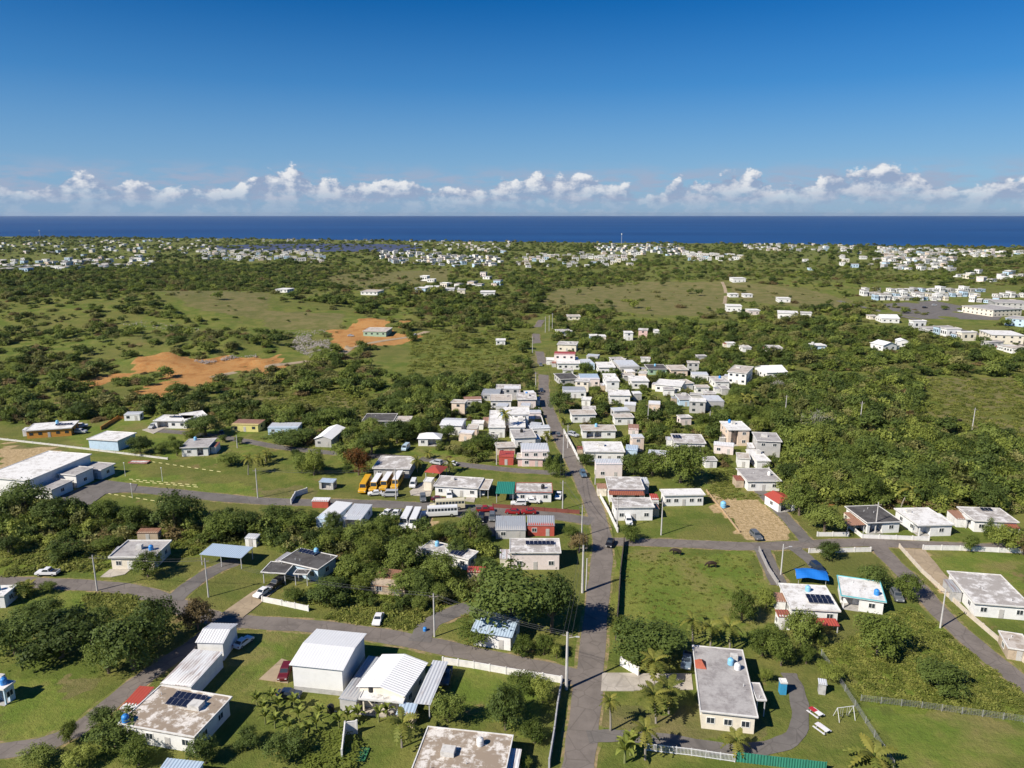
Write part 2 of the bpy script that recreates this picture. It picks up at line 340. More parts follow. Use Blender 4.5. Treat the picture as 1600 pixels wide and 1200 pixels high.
def smooth_line(pts, it=2):
    for _ in range(it):
        o = [pts[0]]
        for a, b in zip(pts[:-1], pts[1:]): o += [a * .75 + b * .25, a * .25 + b * .75]
        pts = o + [pts[-1]]
    return pts
def road(name, px, width, mat, label):
    pts = smooth_line([un(a, b)[:2] for a, b in px]); _rz[0] += .005; mb = MB(); L = []; n = len(pts)
    dense = []
    for a, b in zip(pts[:-1], pts[1:]):
        k = max(1, int(np.linalg.norm(b - a) / 3)); dense += [a + (b - a) * i / k for i in range(k)]
    dense.append(pts[-1])
    for i, p in enumerate(dense):
        d = dense[min(i+1, len(dense)-1)] - dense[max(i-1, 0)]; d = d / (np.linalg.norm(d) + 1e-9); nrm = np.array([-d[1], d[0]])
        wv = width / 2 + .12 * math.sin(i * 1.7) + .08 * math.sin(i * .6 + 1)
        for s in (1, -1):
            q = p + nrm * s * wv; L.append((q[0], q[1], float(hgt(q[0], q[1])) + _rz[0]))
        ROADLINES.append((p, width / 2))
    mb.poly(L, [(2*i+1, 2*i+3, 2*i+2, 2*i) for i in range(len(dense) - 1)])
    if mat in (ASPH, ASPH2) and width > 3.5:
        vb = MB(); VL = []
        for i in range(len(dense)):
            a, b = np.array(L[2*i]), np.array(L[2*i+1]); c = (a + b) / 2; k = 1 + (1.1 + .5 * math.sin(i * .9) + .35 * math.sin(i * 2.3)) / width
            for q in (a, b): q = c + (q - c) * k; VL.append((q[0], q[1], q[2] - .022 - _rz[0] * .3))
        vb.poly(VL, [(2*i+1, 2*i+3, 2*i+2, 2*i) for i in range(len(dense) - 1)]); kind(link('road_verge', vb.mesh('road_verge', VERGE)), 'structure', 'worn sandy grass verge of ' + label)
    return kind(link(name, mb.mesh(name, mat)), 'structure', label)
road('main_road', [(896,1260),(903,1200),(911,1140),(921,1060),(931,960),(940,880),(943,845),(930,795),(914,760),(896,722),(880,695),(868,668),(853,632),(849,612),(850,590),(846,560),(837,530),(838,512),(852,492)], 5.2, ASPH, 'straight village road running from the foreground towards the sea')
road('side_road', [(-60,905),(0,908),(60,911),(150,915),(215,922),(262,940),(310,960),(360,970),(420,974),(500,979),(600,993),(700,1013),(800,1035),(870,1050),(915,1062)], 4.8, ASPH, 'side road crossing the lower left to the village road')
road('lane', [(345,972),(320,995),(250,1042),(187,1087),(140,1128),(95,1155),(50,1168),(-40,1178)], 4.0, ASPH, 'lane bending down to the lower left corner')
road('street', [(925,815),(870,806),(800,798),(720,793),(650,790),(560,786),(450,785),(375,781),(275,770),(205,764),(165,765)], 5.4, ASPH2, 'street past the school buses to the big white roofed hall')
road('side_street', [(892,741),(850,738),(800,735),(712,725),(650,715),(560,712),(440,700),(400,692),(330,680),(240,672)], 4.2, ASPH2, 'narrow side street behind the parked buses')
road('cross_road', [(945,846),(985,847),(1060,849),(1175,855),(1250,851),(1350,847),(1425,851),(1562,856),(1680,860)], 4.8, ASPH, 'cross road running right from the village road')
road('sloping_lane', [(1370,852),(1390,875),(1425,907),(1450,937),(1487,977),(1550,1030),(1600,1070),(1680,1130)], 4.6, ASPH, 'lane running to the lower right past white walls')
road('concrete_lane', [(1262,848),(1240,822),(1210,790),(1180,760),(1165,745)], 3.6, ASPH2, 'grey concrete lane beside the sandy lot')
road('drive', [(918,1152),(960,1149),(1010,1152),(1080,1163),(1150,1174),(1210,1168),(1247,1150),(1252,1110),(1243,1075),(1232,1052)], 3.0, ASPH2, 'curving drive behind the grey roofed cream house')
road('drive', [(270,938),(300,912),(335,890),(372,876)], 4.5, ASPH2, 'grey drive to the blue carport')
road('drive', [(655,1003),(668,975),(700,960),(735,948)], 4.5, ASPH2, 'drive under the big dark tree')
road('drive', [(1190,857),(1200,880),(1218,915)], 4.0, ASPH2, 'paved yard beside the blue tarpaulin')
road('drive', [(1240,856),(1262,872),(1282,893)], 3.4, ASPH2, 'short drive to the parked dark car')
road('path', [(1428,858),(1450,885),(1480,920)], 5.0, SANDY, 'sandy path behind the white corner wall')
road('far_lane', [(1132,475),(1135,455),(1128,440)], 3.5, SANDY, 'pale track on the dry hill')
road('track', [(668,518),(640,527),(600,532),(560,540),(520,560),(400,575),(330,590)], 5.0, SANDY, 'orange dirt track into the quarry')
road('far_road', [(1600,540),(1500,515),(1400,492),(1340,478),(1310,470)], 6, ASPH2, 'far road beside the row of terraced houses')
def yard(name, px, mat, label, dz=0.02):
    p = [un(a, b) for a, b in px]; mb = MB(); n = len(p); _rz[0] += .004
    mb.poly([(q[0], q[1], q[2] + _rz[0] + dz) for q in p] + [(q[0], q[1], q[2] - .3) for q in p], [tuple(range(n))] + [(i, n+i, n+(i+1) % n, (i+1) % n) for i in range(n)])
    me = mb.mesh(name, mat); bm = bmesh.new(); bm.from_mesh(me); bmesh.ops.recalc_face_normals(bm, faces=bm.faces); bm.to_mesh(me); bm.free()
    return kind(link(name, me), 'structure', label)
yard('driveway', [(941,1052),(975,1052),(1005,1053),(1080,1053),(1083,1078),(995,1079),(990,1080),(939,1080)], CONCRETE, 'pale concrete driveway of the cream house')
yard('parking_lot', [(95,775),(160,750),(215,757),(210,768),(165,772),(140,790),(108,792)], ASPH2, 'asphalt forecourt of the white roofed hall')
yard('yard', [(690,803),(735,795),(770,796),(800,802),(790,835),(745,842),(735,812)], ASPH2, 'paved yard full of parked cars')
yard('driveway', [(640,768),(664,751),(680,752),(672,776),(642,774)], CONCRETE, 'pale concrete slab beside the white van')
yard('driveway', [(725,783),(735,770),(745,770),(741,785)], CONCRETE, 'concrete ramp to the carport of the long roofed house')
yard('driveway', [(157,902),(172,890),(205,890),(195,898),(175,902)], CONCRETE, 'short concrete drive of the garage house')
yard('driveway', [(345,960),(395,925),(425,912),(440,915),(405,945),(380,965)], SANDY, 'sandy drive up to the pink trimmed house')
yard('driveway', [(222,672),(250,664),(262,667),(240,678)], CONCRETE, 'drive in front of the far white house')
yard('car_park', [(1380,475),(1460,470),(1570,492),(1560,500),(1440,498),(1400,490)], ASPH2, 'large grey car park by the shopping building')
yard('driveway', [(405,1062),(440,1030),(455,1035),(450,1068)], SANDY, 'pale dirt drive beside the white warehouse')
yard('patio', [(548,1170),(578,1170),(570,1190),(545,1188)], paint((.05,.20,.09), .3), 'green painted patio behind a white wall', .1)
yard('terrace', [(555,1108),(622,1116),(620,1124),(556,1116)], CONCRETE, 'concrete terrace of the corrugated roofed house', .05)
# ------------------------------------------------------------------ houses
WHITE = paint((.80,.79,.76), .15)
def shared(key, fn):
    if key not in _M: _M[key] = fn()
    return _M[key]
def win_frame():
    mb = MB(); mb.box(-.7,.7,-.07,.0,-.62,-.52); mb.box(-.7,.7,-.07,0,.52,.62); mb.box(-.7,-.61,-.07,0,-.52,.52); mb.box(.61,.7,-.07,0,-.52,.52); mb.box(-.03,.03,-.065,0,-.52,.52)
    return mb.mesh('window', WHITE)
def win_pane(): return MB().box(-.61,.61,-.035,0,-.52,.52).mesh('pane', GLASS)
def win_far(): return MB().box(-.65,.65,-.06,.0,-.55,.55).mesh('window', GLASS)
def door_mesh(): return MB().box(-.5,.5,-.06,0,0,2.1).box(-.38,.38,-.075,-.06,.15,1.0).box(-.38,.38,-.075,-.06,1.15,1.95).mesh('door', paint((.50,.48,.45), .3))
def knob_mesh(): return MB().box(.34,.42,-.12,-.07,.98,1.08).mesh('handle', plain((.3,.3,.3), .3, .5, .8))
def garage_mesh():
    mb = MB()
    for i in range(6): mb.box(-1.4,1.4,-.06 - .01 * (i % 2),0,.02 + i*.38,.38 + i*.38)
    return mb.mesh('garage_door', paint((.74,.73,.70), .2))
def ribbed(p00, p10, p01, p11, thick=.06, sp=.55, rib=.075):
    """corrugated sheet: ribs run from edge p00-p10 to edge p01-p11"""
    p00, p10, p01, p11 = map(Vector, (p00, p10, p01, p11)); L = (p10 - p00).length; n = max(4, int(L / sp)) * 4
    nrm = (p10 - p00).cross(p01 - p00).normalized()
    if nrm.z < 0: nrm = -nrm
    pts = []; fs = []
    for i in range(n + 1):
        t = i / n; up = rib if (i % 4) in (1, 2) else 0
        for a, b in ((p00, p10), (p01, p11)):
            q = a.lerp(b, t); pts += [q + nrm * up, q - nrm * thick]
    for i in range(n):
        k = 4*i; fs += [(k, k+2, k+6, k+4), (k+1, k+5, k+7, k+3), (k, k+4, k+5, k+1), (k+2, k+3, k+7, k+6)]
    fs += [(0,1,3,2), (4*n, 4*n+2, 4*n+3, 4*n+1)]
    return pts, fs
LANDMARKS = []; FOOT = []; HOUSES = []
def footprint(ox, oy, A, B, C, h):
    g0 = un(ox + A[0]/4, oy + A[1]/4, h)[2] - h
    a, b, c = [unz(ox + p[0]/4, oy + p[1]/4, g0 + h) for p in (A, B, C)]
    u = (b - a)[:2]; W = np.linalg.norm(u); u = u / W; v = np.array([-u[1], u[0]]); D = float(np.dot((c - a)[:2], v))
    skew = math.degrees(math.atan2(np.dot((c - a)[:2], u), D)); D = max(D, min(2.5, max(1.3, W)))
    if a[1] > 450: D = min(D, max(8.0, W * 1.05))
    ctr = a[:2] + u * W / 2 + v * D / 2
    return ctr, math.atan2(u[1], u[0]), W, D, skew, g0
def house(ox, oy, A, B, C, h, wall, roof, label, short=None, cat='house', **o):
    ctr, rz, W, D, skew, g0 = footprint(ox, oy, A, B, C, h)
    Dw = o.pop('D', None)
    if Dw:
        v = np.array([-math.sin(rz), math.cos(rz)]); ctr = ctr + v * (Dw - D) / 2; D = Dw
    return house_at(ctr, rz, W, D, g0, h, wall, roof, label, short, cat, skew=skew, **o)
def house_at(ctr, rz, W, D, g0, h, wall, roof, label, short=None, cat='house', **o):
    far = math.hypot(ctr[0], ctr[1]) > 300; tiny = math.hypot(ctr[0], ctr[1]) > 520
    e = link(o.get('name', cat.replace(' ', '_')), None, None, (ctr[0], ctr[1], g0), rz); tag(e, label, cat, o.get('group'))
    FOOT.append((ctr[0], ctr[1], rz, W/2 + .8, D/2 + .8)); HOUSES.append((e, W, D, h, o.get('skew', 0)))
    if short: LANDMARKS.append((short, ctr[0], ctr[1]))
    rk, rm = roof.split(':'); ov = min(.45, W * .05) if rk != 's' else .15
    wm = paint(WALLS[wall], o.get('dirt', .22), .8, .2); x0, x1, y0, y1 = -W/2 + ov, W/2 - ov, -D/2 + ov, D/2 - ov
    zt = h - .22 if rk == 'f' else h - .05
    # walls
    segs = [(x0, x1, y0)]
    if o.get('open'):
        n = max(2, int(W / 4) + 1)
        pm = MB().box(-.08,.08,-.08,.08,0,zt).mesh('post', plain((.5,.5,.5), .5))
        for i in range(n):
            for yy in (y0 + .15, y1 - .15): link('post', pm, e, (x0 + .15 + (x1 - x0 - .3) * i / (n - 1), yy, 0))
    else:
        mb = MB()
        if o.get('porch'):
            a, b = o['porch']; xa, xb = x0 + (x1 - x0) * a, x0 + (x1 - x0) * b; pd = min(2.6, D * .35); segs = []
            mb.box(x0, x1, y0 + pd, y1, -.4, zt)
            if a > .03: mb.box(x0, xa, y0, y0 + pd - .002, -.4, zt); segs.append((x0, xa, y0))
            if b < .97: mb.box(xb, x1, y0, y0 + pd - .002, -.4, zt); segs.append((xb, x1, y0))
            segs.append((xa, xb, y0 + pd))
            pm = MB().box(-.13,.13,-.13,.13,-.3,zt).mesh('post', wm); k = max(2, int((xb - xa) / 3) + 1)
            for i in range(k): link('post', pm, e, (xa + .15 + (xb - xa - .3) * i / (k - 1), y0 + .14, 0))
            fl = MB().box(xa - (0 if a < .03 else .02), xb, y0 - .3, y0 + pd - .01, -.3, .12); link('porch_floor', fl.mesh('porch_floor', CONC), e)
        else: mb.box(x0, x1, y0, y1, -.4, zt)
        if rk == 'gu': mb.poly([(x0,y0,zt),(x0,y1,zt),(x0,0,zt + o.get('rise', D*.16)),(x1,y0,zt),(x1,y1,zt),(x1,0,zt + o.get('rise', D*.16))], [(0,2,1),(3,4,5)])
        if rk == 'gv': mb.poly([(x0,y0,zt),(x1,y0,zt),(0,y0,zt + o.get('rise', W*.16)),(x0,y1,zt),(x1,y1,zt),(0,y1,zt + o.get('rise', W*.16))], [(0,1,2),(3,5,4)])
        wall_o = link('wall', mb.mesh('wall', wm), e)
        if o.get('band'): link('base_band', MB().box(x0-.03,x1+.03,y0-.03,y1+.03,-.4,1.0).mesh('base_band', paint(WALLS[o['band']], .4)), e)
        # openings
        wf = shared('wf', win_frame); wp = shared('wp', win_pane); wx = shared('wx', win_far); dm = shared('dm', door_mesh); km = shared('km', knob_mesh)
        def window(x, y, z, ang):
            if far: link('window', wx, e, (x, y, z), ang)
            else: f = link('window', wf, e, (x, y, z), ang); link('pane', wp, f)
        st = 2 if h > 5 else 1; sh = (zt + .1) / st; nodoor = o.get('nodoor', tiny)
        if not o.get('blank'):
            for si, (a, b, yy) in enumerate(segs):
                n = o['win'] if 'win' in o and len(segs) == 1 else max(1 if b - a > 1.8 else 0, int((b - a) / (3.0 if not tiny else 4)))
                for k in range(st):
                    for i in range(n):
                        x = a + (b - a) * (i + .5) / n
                        if k == 0 and not nodoor and i == n // 2 and si == len(segs) - 1:
                            if o.get('garage') : link('garage_door', shared('gm', garage_mesh), e, (x, yy, 0)); continue
                            d = link('door', dm, e, (x, yy, .02)); link('handle', km, d); continue
                        window(x, yy, sh * k + min(1.75, sh * .55), 0)
            for side, ang in ((x0, -math.pi/2), (x1, math.pi/2)):
                n = max(1, int(D / 4.5))
                for k in range(st):
                    for i in range(n): window(side, y0 + (y1 - y0) * (i + .6) / (n + .2), sh * k + min(1.75, sh * .55), ang)
    # roof
    if rk == 'f':
        rmat = roofmat(rm) if rm in ('white','mott','grey','tan','dark','dirty') else metal(METALS[rm])
        mb = MB().box(-W/2, W/2, -D/2, D/2, h - .22, h)
        r = link('roof', mb.mesh('roof', rmat), e)
        pw, ph = .16, o.get('par', .13); tr = paint(o.get('trim', (.74,.72,.68)), .35)
        q = MB().box(-W/2-.02, W/2+.02, -D/2-.02, -D/2+pw, h-.10, h+ph).box(-W/2-.02, W/2+.02, D/2-pw, D/2+.02, h-.10, h+ph)
        q.box(-W/2-.02, -W/2+pw, -D/2+pw, D/2-pw, h-.10, h+ph).box(W/2-pw, W/2+.02, -D/2+pw, D/2-pw, h-.10, h+ph)
        link('parapet', q.mesh('parapet', tr), r)
        if not far:
            for k in range(random.randint(1, 3)):
                x, y = random.uniform(-.4, .4) * W, random.uniform(-.4, .4) * D
                link('vent_pipe', MB().tube((x, y, h - .05), (x, y, h + .5), .06, .06, 6).mesh('vent_pipe', plain((.7,.7,.68))), r)
    else:
        mt = metal(METALS[rm], o.get('rust', .12)); mb = MB(); ex = .3
        if rk == 's':
            t = o.get('tilt', .25); mb.poly(*ribbed((-W/2,-D/2,h-t/2), (W/2,-D/2,h-t/2), (-W/2,D/2,h+t/2), (W/2,D/2,h+t/2), rib=o.get('rib', .06)))
        elif rk == 'gu':
            z = h + o.get('rise', D * .16)
            rb = o.get('rib', .075); mb.poly(*ribbed((-W/2,-D/2,h-.05), (W/2,-D/2,h-.05), (-W/2,0,z), (W/2,0,z), rib=rb)); mb.poly(*ribbed((-W/2,0,z), (W/2,0,z), (-W/2,D/2,h-.05), (W/2,D/2,h-.05), rib=rb))
        elif rk == 'gv':
            z = h + o.get('rise', W * .16)
            mb.poly(*ribbed((-W/2,-D/2,h-.05), (-W/2,D/2,h-.05), (0,-D/2,z), (0,D/2,z))); mb.poly(*ribbed((0,-D/2,z), (0,D/2,z), (W/2,-D/2,h-.05), (W/2,D/2,h-.05)))
        else:
            z = h + min(W, D) * .2; k = min(W, D) / 2; a = max(0, (W - D) / 2); b = max(0, (D - W) / 2)
            mb.poly([(-W/2,-D/2,h-.05),(W/2,-D/2,h-.05),(W/2,D/2,h-.05),(-W/2,D/2,h-.05),(-a-.1,-b-.1,z),(a+.1,-b-.1,z),(a+.1,b+.1,z),(-a-.1,b+.1,z)], [(0,1,5,4),(1,2,6,5),(2,3,7,6),(3,0,4,7),(4,5,6,7),(3,2,1,0)])
        r = link('roof', mb.mesh('roof', mt), e)
    if rk == 'f' and not tiny and cat == 'house':
        rr = random.Random(int(W * 977 + D * 131))
        if rr.random() < .6:      # a cistern block or stair hood on the roof
            bx, by, bw = rr.uniform(-.3, .3) * W, rr.uniform(0, .35) * D, rr.uniform(.5, 1.1); link('roof_hood', MB().box(bx-bw, bx+bw, by-bw*.8, by+bw*.8, h-.05, h+rr.uniform(.5, 1.3)).mesh('roof_hood', paint((.62,.60,.56), .5)), r)
        if rr.random() < .55:     # lean-to added at the back or the side
            sd = rr.choice((-1, 1)); aw, ad, ah = rr.uniform(1.8, 3.2), min(D * .6, rr.uniform(3, 6)), min(h - .5, 2.6); xa = sd * (W/2 + aw/2 - .2); yc = rr.uniform(-.1, .2) * D
            link('annex_wall', MB().box(xa-aw/2+.1, xa+aw/2-.1, yc-ad/2+.1, yc+ad/2-.1, -.3, ah-.08).mesh('annex_wall', paint(WALLS[rr.choice(['grey','white','tan','cream'])], .5)), e); FOOT.append((ctr[0] + xa*math.cos(rz) - yc*math.sin(rz), ctr[1] + xa*math.sin(rz) + yc*math.cos(rz), rz, aw/2, ad/2))
            mb = MB(); mb.poly(*ribbed((xa-aw/2,yc-ad/2,ah-.1), (xa+aw/2,yc-ad/2,ah-.1), (xa-aw/2,yc+ad/2,ah+.1), (xa+aw/2,yc+ad/2,ah+.1), rib=.04)); link('annex_roof', mb.mesh('annex_roof', metal(METALS[rr.choice(['lgrey','rust','grey','white','brown'])], .3)), e)
        if short and not o.get('tanks') and rr.random() < .45: o['tanks'] = [(rr.uniform(-.35, .35), rr.uniform(-.1, .38), rr.choice(['lblue','white','blue','black']), 'water tank on the roof of ' + short)]
    if o.get('panels'):
        fx, fy, nx, ny = o['panels']
        def pm_():
            return MB().box(-.48,.48,-.82,.82,-.03,.0, 0).box(-.45,.45,-.79,.79,0,.012, 1).mesh('solar_panel', [plain((.6,.6,.6), .4, .5, .6), plain((.012,.016,.035), .15, .6)])
        pm = shared('solar', pm_)
        for i in range(nx):
            for j in range(ny):
                s = link('solar_panel', pm, r, (fx * W + (i - nx/2 + .5) * 1.03, fy * D + (j - ny/2 + .5) * 1.72, h + .42)); s.rotation_euler = (R(8), 0, 0)
        fr = MB()
        for i in (-.45, .45):
            for j in (-.4, .4): fr.box(fx*W + nx*1.03*i - .03, fx*W + nx*1.03*i + .03, fy*D + ny*1.72*j - .03, fy*D + ny*1.72*j + .03, h-.02, h + .42 + j*ny*.22)
        link('panel_rack', fr.mesh('panel_rack', plain((.5,.5,.5), .4, .5, .6)), r)
    for tk in o.get('tanks', []): tank(e, tk[0] * W, tk[1] * D, h, tk[2], tk[3])
    for aw in o.get('awning', []):      # (x0, x1 fractions, depth, height, metal)
        a, b, dp, hh, mk = aw; xa, xb = -W/2 + a * W, -W/2 + b * W
        mb = MB(); mb.poly(*ribbed((xa,-D/2-dp,hh-.35), (xb,-D/2-dp,hh-.35), (xa,-D/2+.4,hh), (xb,-D/2+.4,hh))); link('awning', mb.mesh('awning', metal(METALS[mk])), e)
        for x in (xa + .15, xb - .15): link('post', MB().box(x-.07,x+.07,-D/2-dp+.15,-D/2-dp+.3,-.2,hh-.36).mesh('post', WHITE), e)
    return e
TANKC = {'blue': (.04,.24,.62), 'lblue': (.22,.50,.72), 'black': (.02,.02,.022), 'white': (.75,.75,.74)}
def tank(e, x, y, h, c, label, s=1.0):
    def mk():
        mb = MB().lathe([(.62,0),(.66,.1),(.66,.35),(.63,.4),(.66,.45),(.66,.8),(.63,.85),(.66,.9),(.64,1.2),(.45,1.42),(.25,1.5)], 14); return mb.mesh('tank_body', plain(TANKC[c], .4), True)
    def lid(): return MB().lathe([(.27,1.49),(.27,1.58),(.1,1.62)], 10).mesh('lid', plain(tuple(k * .8 for k in TANKC[c]), .4))
    ca, sa = math.cos(e.rotation_euler.z), math.sin(e.rotation_euler.z)
    t = link('water_tank', None, None, (e.location.x + x*ca - y*sa, e.location.y + x*sa + y*ca, e.location.z + h - .01)); t.scale = (s*.88,) * 3
    link('tank_body', shared(('tank', c), mk), t); link('lid', shared(('lid', c), lid), t)
    link('outlet_pipe', MB().tube((.6,0,.12), (1.1,0,.06), .05, .05, 6).mesh('outlet_pipe', plain((.7,.7,.7))), t)
    tag(t, label, 'water tank', 'water tanks')
c1, c2, c3, c4 = (0,900), (400,900), (800,900), (1200,900)
c5, c6, c7, c8 = (0,620), (400,620), (800,620), (1200,620)
d1, d2, d3, d4 = (0,440), (400,440), (800,440), (1200,440)
# ---- foreground
house(*c3, (1175,845), (1540,885), (1120,450), 3.6, 'cream', 'f:grey', 'cream house with long grey flat roof and red tiled canopy by the palms', 'the cream house', win=3, nodoor=True, D=19.5,
      tanks=[(.2,.24,'lblue','light blue water tank on the grey roof of the cream house'), (.31,.17,'white','small white water tank beside the light blue one on the cream house')])
house(*c3, (1528,776), (1592,779), (1497,668), 3.3, 'cream', 'f:grey', 'grey roofed carport wing on the right of the cream house', None, 'carport', open=True)
house(*c2, (205,555), (545,590), (380,328), 5.6, 'white', 'gu:white', 'large white sheet metal warehouse beside the side road', 'the white warehouse', 'warehouse', rise=.7, rib=.02, band='grey', win=0, nodoor=True, dirt=.1, blank=True, rust=.02)
house(*c2, (625,690), (930,752), (745,478), 3.9, 'cream', 'gv:white', 'house with white corrugated gable roof right of the warehouse', 'the corrugated gable house', rise=.9, rust=.1)
house(*c2, (985,790), (1090,802), (1110,530), 3.0, 'white', 's:lgrey', 'long open carport with corrugated roof over a dark truck', 'the long carport', 'carport', open=True)
house(*c2, (515,762), (628,780), (728,505), 2.8, 'grey', 's:grey', 'grey sheet metal lean-to between warehouse and gable house', None, 'lean-to', blank=True)
house(*c2, (640,768), (920,793), (655,706), 3.0, 'cream', 'f:white', 'white terrace roof with black tank before the gable house', None, 'terrace', D=4.0, porch=(.02,.98), tanks=[(-.3,.1,'black','black water tank on the white terrace roof')])
house(*c2, (872,862), (985,872), (905,792), 2.6, 'tan', 's:blue', 'small pale blue metal roofed shed by the fan palm', None, 'shed', blank=True)
house(*c2, (935,1300), (1530,1370), (1070,940), 3.4, 'white', 'f:dirty', 'house with stained blackish white roof at the bottom edge', 'the stained roof house at the bottom')
house(*c1, (735,925), (1215,1010), (1015,685), 3.4, 'white', 'f:dirty', 'house with patchy brown white roof and solar panels, lower left', 'the patchy roof house', panels=(.02,.22,6,2),
      tanks=[(-.44,-.42,'blue','bright blue water tank on the corner of the patchy roof')])
house(*c1, (735,832), (832,840), (875,690), 2.7, 'white', 's:red', 'red metal lean-to roof against the patchy roof house', None, 'lean-to', blank=True, rust=.02, rib=.02)
house(*c1, (1000,668), (1195,690), (1215,460), 3.1, 'white', 's:white', 'long white corrugated shed with rust streaks beside the lane', 'the long white shed', 'shed', rust=.3, blank=True)
house(*c1, (1218,415), (1395,420), (1280,350), 4.0, 'white', 'gu:white', 'raised white corrugated block at the end of the long shed', None, 'shed', rise=.8, blank=True, D=7)
house(*c1, (-130,690), (22,712), (-75,635), 3.3, 'blue', 'f:white', 'pale blue porch house cut by the left edge', 'the blue porch house', porch=(.55,1))
house(*c1, (-90,128), (25,125), (-60,62), 3.0, 'white', 'f:white', 'white roofed house at the left edge beside the side road', 'the white house at the left edge')
house(*c1, (985,1215), (1220,1240), (1020,1145), 2.5, 'blue', 's:blue', 'light blue metal roof at the bottom edge among bushes', None, 'shed', blank=True)
house(*c2, (1340,345), (1600,385), (1290,200), 3.3, 'white', 'gu:blue', 'house with pale blue metal roof half hidden under the big tree', 'the house under the big tree', rise=.8)
# ---- lower right
house(*c4, (140,203), (457,222), (65,45), 3.2, 'white', 'f:white', 'white house with black solar panels and blue tank by the tarpaulin', 'the white solar panel house', panels=(.18,-.12,5,2),
      tanks=[(.05,.24,'lblue','bright sky blue water tank behind black solar panels')])
house(*c4, (455,122), (742,165), (352,-15), 3.3, 'white', 'f:white', 'white house with turquoise roof edge and blue tank', 'the turquoise trimmed house', trim=(.16,.52,.56), porch=(.02,.45),
      tanks=[(.32,-.2,'blue','blue water tank on the turquoise trimmed roof')])
house(*c4, (1290,170), (1660,200), (1140,-30), 3.3, 'white', 'f:mott', 'long white house with stained grey roof at the right edge', 'the stained white house at the right edge')
house(*c4, (1500,450), (1660,475), (1440,342), 2.5, 'tan', 'f:tan', 'low tan ruin behind the roadside wall at the right edge', None, 'ruin', dirt=.5)
house(*c4, (65,252), (150,254), (66,224), 3.2, 'white', 's:brown', 'narrow white shed with dark red roof left of the solar house', None, 'shed')
house(*c4, (260,303), (450,310), (262,281), 1.9, 'grey', 's:red', 'low row of animal pens with red and white roof', None, 'pen', rust=.2, open=True)
house(*c4, (318,672), (372,680), (325,645), 2.3, 'grey', 's:lgrey', 'small grey wooden hut on the lawn', None, 'hut', blank=True, dirt=.6)
house(*c4, (80,668), (124,670), (82,652), 2.5, 'vblue', 'f:white', 'small blue cabin with white roof on the lawn', None, 'cabin', blank=True)
house(*c8, (620,790), (840,782), (565,682), 3.3, 'white', 'f:dark', 'white house with black stained roof behind the white wall', 'the black roofed house', porch=(.05,.5))
house(*c8, (497,803), (612,797), (490,765), 2.7, 'white', 's:rust', 'rust orange porch roof left of the black roofed house', None, 'porch', open=True, rust=.3)
house(*c8, (940,805), (1168,800), (800,697), 3.4, 'white', 'f:white', 'wide white house with white roof and side veranda', 'the wide white house', porch=(.03,.4))
house(*c8, (1290,775), (1573,786), (1262,690), 3.4, 'white', 'f:mott', 'white house with salmon porch near the right edge', 'the salmon porch house', panels=(.1,.3,3,1), awning=[(.68,.96,1.6,2.7,'brown')])
house(*c8, (1236,762), (1392,778), (1243,733), 3.0, 'white', 'f:white', 'white carport wing left of the salmon porch house', None, 'carport', open=True)
house(*c8, (66,668), (182,655), (26,604), 2.9, 'white', 'gv:red', 'small white house with red gable roof by the concrete lane', 'the red gable house', porch=(.1,.9), rust=.03)
house(*c7, (1470,528), (1688,528), (1412,447), 3.4, 'white', 'f:grey', 'white house with weathered grey roof beside the concrete lane', 'the grey roofed house by the lane')
house(*c8, (-70,275), (90,282), (-62,222), 6.0, 'grey', 'f:grey', 'unpainted grey two storey block house above the lane', 'the unpainted block house')
house(*c7, (1530,402), (1620,402), (1538,330), 3.0, 'white', 'f:white', 'white flat house below the unpainted block house', 'the white flat house by the trees')
house(*c7, (1350,207), (1495,207), (1312,153), 6.4, 'peach', 'f:white', 'two storey apricot house with white roof terrace', 'the apricot house', porch=(.1,.5))
house(*c7, (1015,287), (1215,292), (1020,232), 3.1, 'white', 'f:mott', 'low white house with solar panels among trees', 'the low solar house', panels=(-.35,.1,3,2))
# ---- along the village road, right side
house(*c7, (640,692), (893,690), (640,632), 4.2, 'white', 'f:mott', 'white house with mottled roof closest to the road bend', 'the mottled house at the bend')
house(*c7, (600,575), (830,578), (592,500), 4.4, 'white', 'f:mott', 'white house with long red awning beside the road', 'the red awning house', awning=[(.02,.98,2.0,3.6,'brown')])
house(*c7, (800,540), (860,540), (795,505), 3.6, 'grey', 's:lgrey', 'small grey metal roofed annex behind the red awning house', None, 'annex')
house(*c7, (873,640), (922,640), (874,608), 3.0, 'white', 's:red', 'tiny white shed with bright red roof', None, 'shed', rust=.02)
house(*c7, (948,617), (1210,612), (952,602), 3.6, 'white', 'f:white', 'long white classroom-like building with a row of windows', 'the long white building', 'building', D=5.0, win=5, dirt=.05)
house(*c7, (450,343), (708,345), (447,280), 3.8, 'white', 'f:white', 'white house with blue tarpaulin shed behind it', 'the white roadside house')
house(*c7, (708,330), (785,335), (695,298), 2.8, 'blue', 's:blue', 'bright blue roofed shed beside the white roadside house', None, 'shed', blank=True)
house(*c7, (525,420), (693,420), (525,389), 5.0, 'palepink', 's:lgrey', 'pale pink two storey house with grey metal roof', 'the pale pink house')
house(*c7, (435,212), (655,212), (430,176), 3.2, 'white', 'f:tan', 'white house with brown roof and rooftop clutter', 'the brown roof house', porch=(.1,.6))
house(*c7, (370,112), (530,110), (368,82), 3.6, 'white', 'f:tan', 'white house with plain beige roof near the road', 'the beige roof house')
